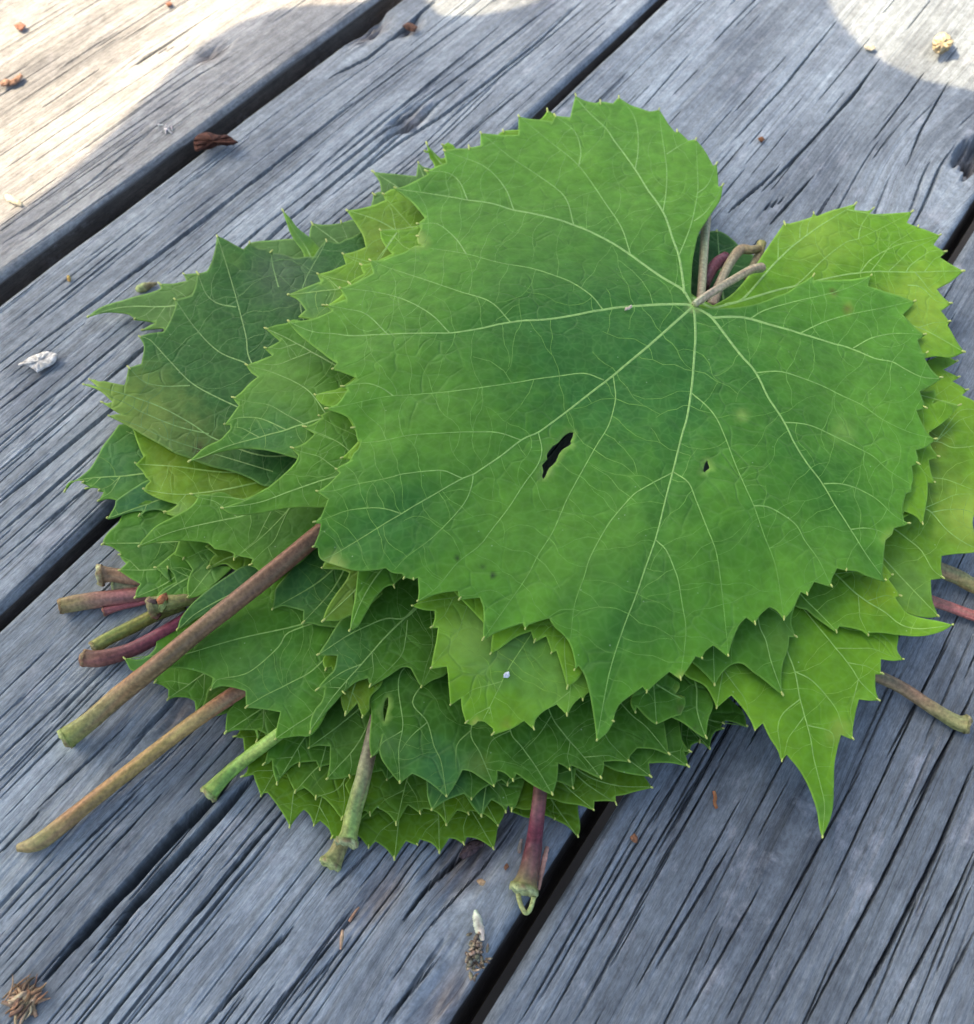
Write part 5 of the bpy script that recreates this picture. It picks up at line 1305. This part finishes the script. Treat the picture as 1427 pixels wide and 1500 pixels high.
def flake(name, label, cat, pts, z0, col, curl=1.0, thick=0.00035, m=M_DRY, seed=0, group=None):
    """small curled chip: outline measured, domed and crinkled"""
    g = np.random.default_rng(seed)
    P, _ = smooth_line(np.array(pts, float), 3.0, True, 60)
    c = P.mean(0); rr = np.linalg.norm(P - c, axis=1).max()
    rings = [1.0, 0.7, 0.38]
    V, C, F = [], [], []
    n = len(P)
    for s in rings:
        for p in P:
            q = c + (p - c) * s
            z = z0 + curl * (1 - s) * 0.6 + curl * 0.35 * g.random() + curl * 0.5 * ((q - c)[0] / rr) ** 2
            V.append(lift([q], z * 1e-3)[0]); C.append(np.array(col) * g.uniform(0.75, 1.25))
    V.append(lift([c], (z0 + curl * 0.5) * 1e-3)[0]); C.append(np.array(col))
    for k_ in range(2):
        for i in range(n):
            F.append((k_ * n + i, k_ * n + (i + 1) % n, (k_ + 1) * n + (i + 1) % n, (k_ + 1) * n + i))
    for i in range(n): F.append((2 * n + i, 2 * n + (i + 1) % n, 3 * n))
    o = scrap_root(name, label, cat, V, F, C, m, group)
    md = o.modifiers.new("thickness", 'SOLIDIFY'); md.thickness = thick; md.offset = -1
    return o


def tuft(name, label, cx, cy, rx, ry, n, cols, seed, lo=8, hi=26, zmax=3.5, am=-0.9, asd=0.9, bs=0.5):
    """frayed bundle of dry fibres"""
    g = np.random.default_rng(seed)
    VV, FF, CC, n0 = [], [], [], 0
    for i in range(n):
        x = cx + g.normal(0, rx); y = cy + g.normal(0, ry); a = g.normal(am, asd); L = g.uniform(lo, hi)
        bend = g.normal(0, bs)
        pts = []
        for s in (-0.5, -0.15, 0.2, 0.5):
            aa = a + bend * s
            pts.append((x + math.cos(aa) * L * s, y + math.sin(aa) * L * s, max(0.4, g.uniform(0.4, zmax) * (1 - abs(s)))))
        q = [lift([(a_, b_)], z * 1e-3)[0] for a_, b_, z in pts]
        r = g.uniform(0.00012, 0.00036)
        V, F, C, *_ = tube(q, [r, r * 1.4, r * 1.2, r * 0.4], [np.array(cols[g.integers(len(cols))]) * g.uniform(0.7, 1.3)] * 2, 5, 0.6)
        VV.append(V); CC.append(C); FF += [tuple(k_ + n0 for k_ in f) for f in F]; n0 += len(V)
    o = scrap_root(name, label, "dry tuft", np.concatenate(VV), FF, np.concatenate(CC))
    return o


STRAW = (0.46, 0.42, 0.30)
flake("bark_flake", "white papery flake on the board at far left", "flake", [(27, 535), (40, 527), (55, 520), (70, 516), (85, 520), (80, 532), (66, 540), (55, 546), (44, 538)], 0.6, (0.62, 0.60, 0.53), 1.6, seed=1)
rod("seed", "pale green seed pod lying by the far left leaf tip", "seed", [(199, 425, 0.9, 2.5), (204, 423, 1.0, 6), (212, 420, 1.1, 6.5), (222, 417, 0.9, 4), (230, 415, 0.7, 2)], [(0.36, 0.38, 0.15), (0.33, 0.34, 0.15), (0.2, 0.13, 0.08)], 0.8)
rod("seed", "cream seed in the sunlight at the left edge", "seed", [(9, 286, 0.7, 2), (14, 290, 0.8, 4.5), (24, 296, 0.8, 4.5), (32, 301, 0.6, 2)], [(0.62, 0.55, 0.38)] * 2, 0.8)
rod("seed", "ivory husk standing next to the dark tuft at bottom", "seed", [(697, 1333, 1.0, 2.5), (699, 1345, 1.2, 6), (703, 1362, 1.2, 6.5), (707, 1378, 1.0, 2.5)], [(0.60, 0.57, 0.42), (0.56, 0.53, 0.40), (0.5, 0.45, 0.32)], 0.7)
rod("seed", "tiny yellow seed on the narrow board, above the far left tip", "seed", [(100, 404, 0.5, 1.5), (101, 408, 0.6, 2.6), (102, 412, 0.5, 1.2)], [(0.4, 0.27, 0.08)] * 2)
tuft("dry_tuft", "dark frayed tuft under the ivory husk at bottom", 697, 1397, 8, 12, 60, [(0.16, 0.13, 0.09), (0.24, 0.2, 0.13), (0.30, 0.27, 0.2)], 5, 6, 16, 3.0)
tuft("dry_tuft", "brown frayed fibrous scrap stuck in the crack at bottom left", 36, 1462, 9, 8, 60, [(0.20, 0.13, 0.07), (0.27, 0.19, 0.11), (0.32, 0.25, 0.16), (0.11, 0.075, 0.05)], 6, 26, 58, 2.5, -0.85, 0.32, 0.9)
tuft("dry_tuft", "pale fluff on the far board beside the wide gap", 247, 186, 12, 4, 9, [(0.45, 0.45, 0.43)], 7, 5, 16, 1.2)
flake("dead_leaf", "curled dark brown dead leaf lodged in the wide gap", "dead leaf", [(284, 208), (290, 199), (304, 195), (318, 199), (334, 199), (343, 205), (349, 209), (336, 213), (318, 213), (306, 218), (294, 219), (286, 222)], 1.5, (0.075, 0.032, 0.022), 3.5, seed=3)
flake("bark_flake", "dark bark sliver under the front edge of the stack", "flake", [(672, 1255), (680, 1240), (695, 1232), (712, 1230), (706, 1240), (692, 1251), (680, 1258)], 0.6, (0.07, 0.05, 0.05), 2.0, seed=4)
flake("dead_leaf", "small brown leaf scrap in the split near the top", "dead leaf", [(590, 38), (600, 34), (612, 40), (608, 47), (598, 45)], 0.5, (0.11, 0.06, 0.04), 1.5, seed=5)
flake("dead_leaf", "crumpled cream leaf scrap in the sun patch at top right", "dead leaf", [(1366, 70), (1368, 58), (1378, 49), (1388, 51), (1397, 62), (1392, 70), (1380, 79), (1370, 77)], 0.8, (0.50, 0.42, 0.25), 5.0, seed=6)
flake("chip", "thin straw chip at the edge of the sun patch, top right", "chip", [(1266, 68), (1275, 66), (1283, 71), (1276, 75), (1268, 72)], 0.4, (0.52, 0.46, 0.32), 0.8, seed=7)
flake("chip", "small reddish speck on the wide board behind the top leaf", "chip", [(1110, 204), (1116, 201), (1120, 205), (1115, 209)], 0.4, (0.20, 0.09, 0.04), 0.8, seed=8)
flake("chip", "reddish bark bit in the sun near the upper left corner", "chip", [(21, 38), (30, 33), (38, 38), (32, 46), (24, 42)], 0.5, (0.26, 0.13, 0.09), 1.0, seed=9)
flake("chip", "russet leaf bit with a pale rim in the sun at the left edge", "chip", [(0, 122), (8, 117), (18, 118), (30, 108), (34, 112), (26, 122), (14, 126), (2, 127)], 0.6, (0.27, 0.17, 0.12), 1.5, seed=10)
flake("chip", "orange bark bit in the sun at the top, left of centre", "chip", [(243, 6), (249, 3), (253, 7), (247, 10)], 0.4, (0.28, 0.14, 0.09), 0.8, seed=11)
flake("chip", "tiny tan chip below the left cluster of leaves on the front board", "chip", [(698, 1291), (705, 1289), (712, 1291), (707, 1296), (701, 1294)], 0.5, (0.44, 0.30, 0.16), 0.8, seed=12)
flake("chip", "brown crumb on the right board beyond the gap", "chip", [(924, 1226), (929, 1222), (934, 1227), (932, 1234), (927, 1233)], 0.5, (0.26, 0.13, 0.07), 1.0, seed=13)
flake("chip", "rusty crumb left of the dark red stalk", "chip", [(738, 1271), (743, 1266), (746, 1270), (741, 1275)], 0.4, (0.22, 0.11, 0.06), 0.8, seed=14)
rod("twig", "orange brown twig on the right board below the leaves", "twig", [(1046, 1159, 0.6, 2.2), (1048, 1168, 0.6, 2.6), (1047, 1176, 0.6, 2.4), (1050, 1184, 0.6, 2.2)], [(0.26, 0.11, 0.05)] * 2)
rod("twig", "pale brown splinter beside the dark red stalk", "twig", [(802, 1240, 1.4, 2.5), (798, 1258, 1.6, 3.6), (793, 1280, 1.4, 3.6), (789, 1304, 1.0, 2)], [(0.34, 0.22, 0.16), (0.28, 0.18, 0.13)], 0.5)
rod("twig", "short slanting brown twig on the front board", "twig", [(526, 1329, 0.6, 1.4), (518, 1340, 0.7, 2.2), (512, 1350, 0.6, 2.2)], [(0.2, 0.12, 0.08), (0.32, 0.2, 0.12)])
rod("twig", "tan upright splinter on the front board, lowest of the twigs", "twig", [(502, 1362, 0.6, 1.6), (501, 1375, 0.7, 2.6), (499, 1391, 0.6, 1.2)], [(0.40, 0.25, 0.16)] * 2, 0.6)
rod("twig", "grey stub lying left of the dark red stalk", "twig", [(764, 1229, 0.8, 2), (762, 1240, 0.9, 3), (761, 1250, 0.8, 2.4)], [(0.24, 0.2, 0.17)] * 2, 0.7)
# white fleck on the bright leaf
zf = zat('L3', (742, 989)) * 1000 + 0.25
flake("fluff_speck", "white fleck sitting on the bright green leaf low centre", "speck", [(737, 992), (740, 987), (746, 985), (747, 990), (742, 993)], zf, (0.6, 0.66, 0.68), 0.6, seed=15)
zf = zat('L1', (919, 450)) * 1000 + 0.3
flake("chaff", "dried chaff crumb on the middle vein of the top leaf", "speck", [(915, 455), (916, 451), (920, 451), (925, 447), (926, 450), (920, 454)], zf, (0.55, 0.47, 0.34), 0.6, thick=0.0002, seed=16)

# ------------------------------------------------------------------ added big-leaved branch, out of frame, its outline cut to cast the shade
T_SH = 0.42
br = empty("shade_branch", tuple(np.array((0, 0.15, 0)) + np.array(sun_vec) * T_SH))
tag(br, "added broad leaved branch overhead, unseen outside the frame, put in to shade the boards", "branch")
mb, bt_, bN, bL, bP = new_mat("shade_leaf")
bP.inputs['Base Color'].default_value = (0.06, 0.16, 0.03, 1); bP.inputs['Roughness'].default_value = 0.5
bnz = nd(bN, 'ShaderNodeTexNoise'); bnz.inputs['Scale'].default_value = 30
brm = ramp(bN, [(0.3, (0.04, 0.12, 0.02)), (0.7, (0.09, 0.2, 0.04))]); bL.new(bnz.outputs['Fac'], brm.inputs[0]); bL.new(brm.outputs[0], bP.inputs['Base Color'])


def shade_leaf(pts, dt, seed):
    """outline given where its shadow falls on the boards"""
    g = np.random.default_rng(seed)
    P, _ = smooth_line(np.array(pts, float), 40, True, 100)
    c = P.mean(0)
    V, F = [], []
    n = len(P)
    sv = np.array(sun_vec)
    for s in (1.0, 0.66, 0.33):
        for p in P:
            q = np.array((*(c + (p - c) * s), 0.0))
            V.append(q + sv * (T_SH + dt + 0.012 * (1 - s)) - np.array(br.location))
    V.append(np.array((*c, 0.0)) + sv * (T_SH + dt + 0.016) - np.array(br.location))
    for k_ in range(2):
        for i in range(n): F.append((k_ * n + i, k_ * n + (i + 1) % n, (k_ + 1) * n + (i + 1) % n, (k_ + 1) * n + i))
    for i in range(n): F.append((2 * n + i, 2 * n + (i + 1) % n, 3 * n))
    o = obj("shade_leaf", mesh("shade_leaf", V, F, True), mb, br)
    md = o.modifiers.new("thickness", 'SOLIDIFY'); md.thickness = 0.0006
    return o


def gp(x, y): return tuple(lift([(x, y)], 0.0)[0, :2])


shade_leaf([gp(-260, 560), gp(-90, 405), gp(0, 331), gp(60, 287), (gp(120, 236)), gp(170, 187), gp(215, 141), gp(258, 97), gp(300, 62), gp(350, 33), gp(400, 15), gp(450, 8), gp(500, 7), gp(545, 0), gp(600, -22), gp(680, 60), gp(760, 300), gp(800, 900), gp(760, 1900), gp(300, 2300), gp(-400, 1500)], 0.0, 1)
shade_leaf([gp(420, 40), gp(470, 12), gp(530, 4), gp(560, 5), gp(590, 12), gp(640, 22), gp(700, 22), gp(750, 13), gp(790, 0), gp(850, -60), gp(1000, -110), gp(1150, -70), gp(1205, -12), gp(1225, 26), gp(1255, 60), gp(1240, 300), gp(1200, 900), gp(1050, 1900), gp(600, 2000), gp(420, 500)], 0.03, 2)
shade_leaf([gp(1000, -60), gp(1120, -60), gp(1190, -30), gp(1207, -5), gp(1225, 26), gp(1255, 62), gp(1300, 92), gp(1350, 116), gp(1427, 132), gp(1520, 140), gp(1640, 200), gp(1750, 500), gp(1700, 1300), gp(1300, 2100), gp(700, 2300), gp(800, 900)], 0.06, 3)
shade_leaf([gp(-700, 900), gp(0, 1250), gp(700, 1250), gp(1500, 1250), gp(2000, 1700), gp(1500, 3200), gp(600, 4200), gp(-300, 3200)], -0.08, 4)  # extra leaf added over the near side, blocking sky to darken the front
# added twig that the shade leaves hang from
sv = np.array(sun_vec)
q = [np.array((x, y, 0)) + sv * (T_SH + 0.10) - np.array(br.location) for x, y in ((0.10, -0.40), (0.07, -0.22), (0.04, -0.06), (0.0, 0.06), (-0.02, 0.16))]
V, F, C, *_ = tube(q, [0.009, 0.008, 0.006, 0.005, 0.002], [(0.16, 0.12, 0.08)] * 2, 8)
obj("twig", mesh("twig", V, F, True, C), M_DRY, br)
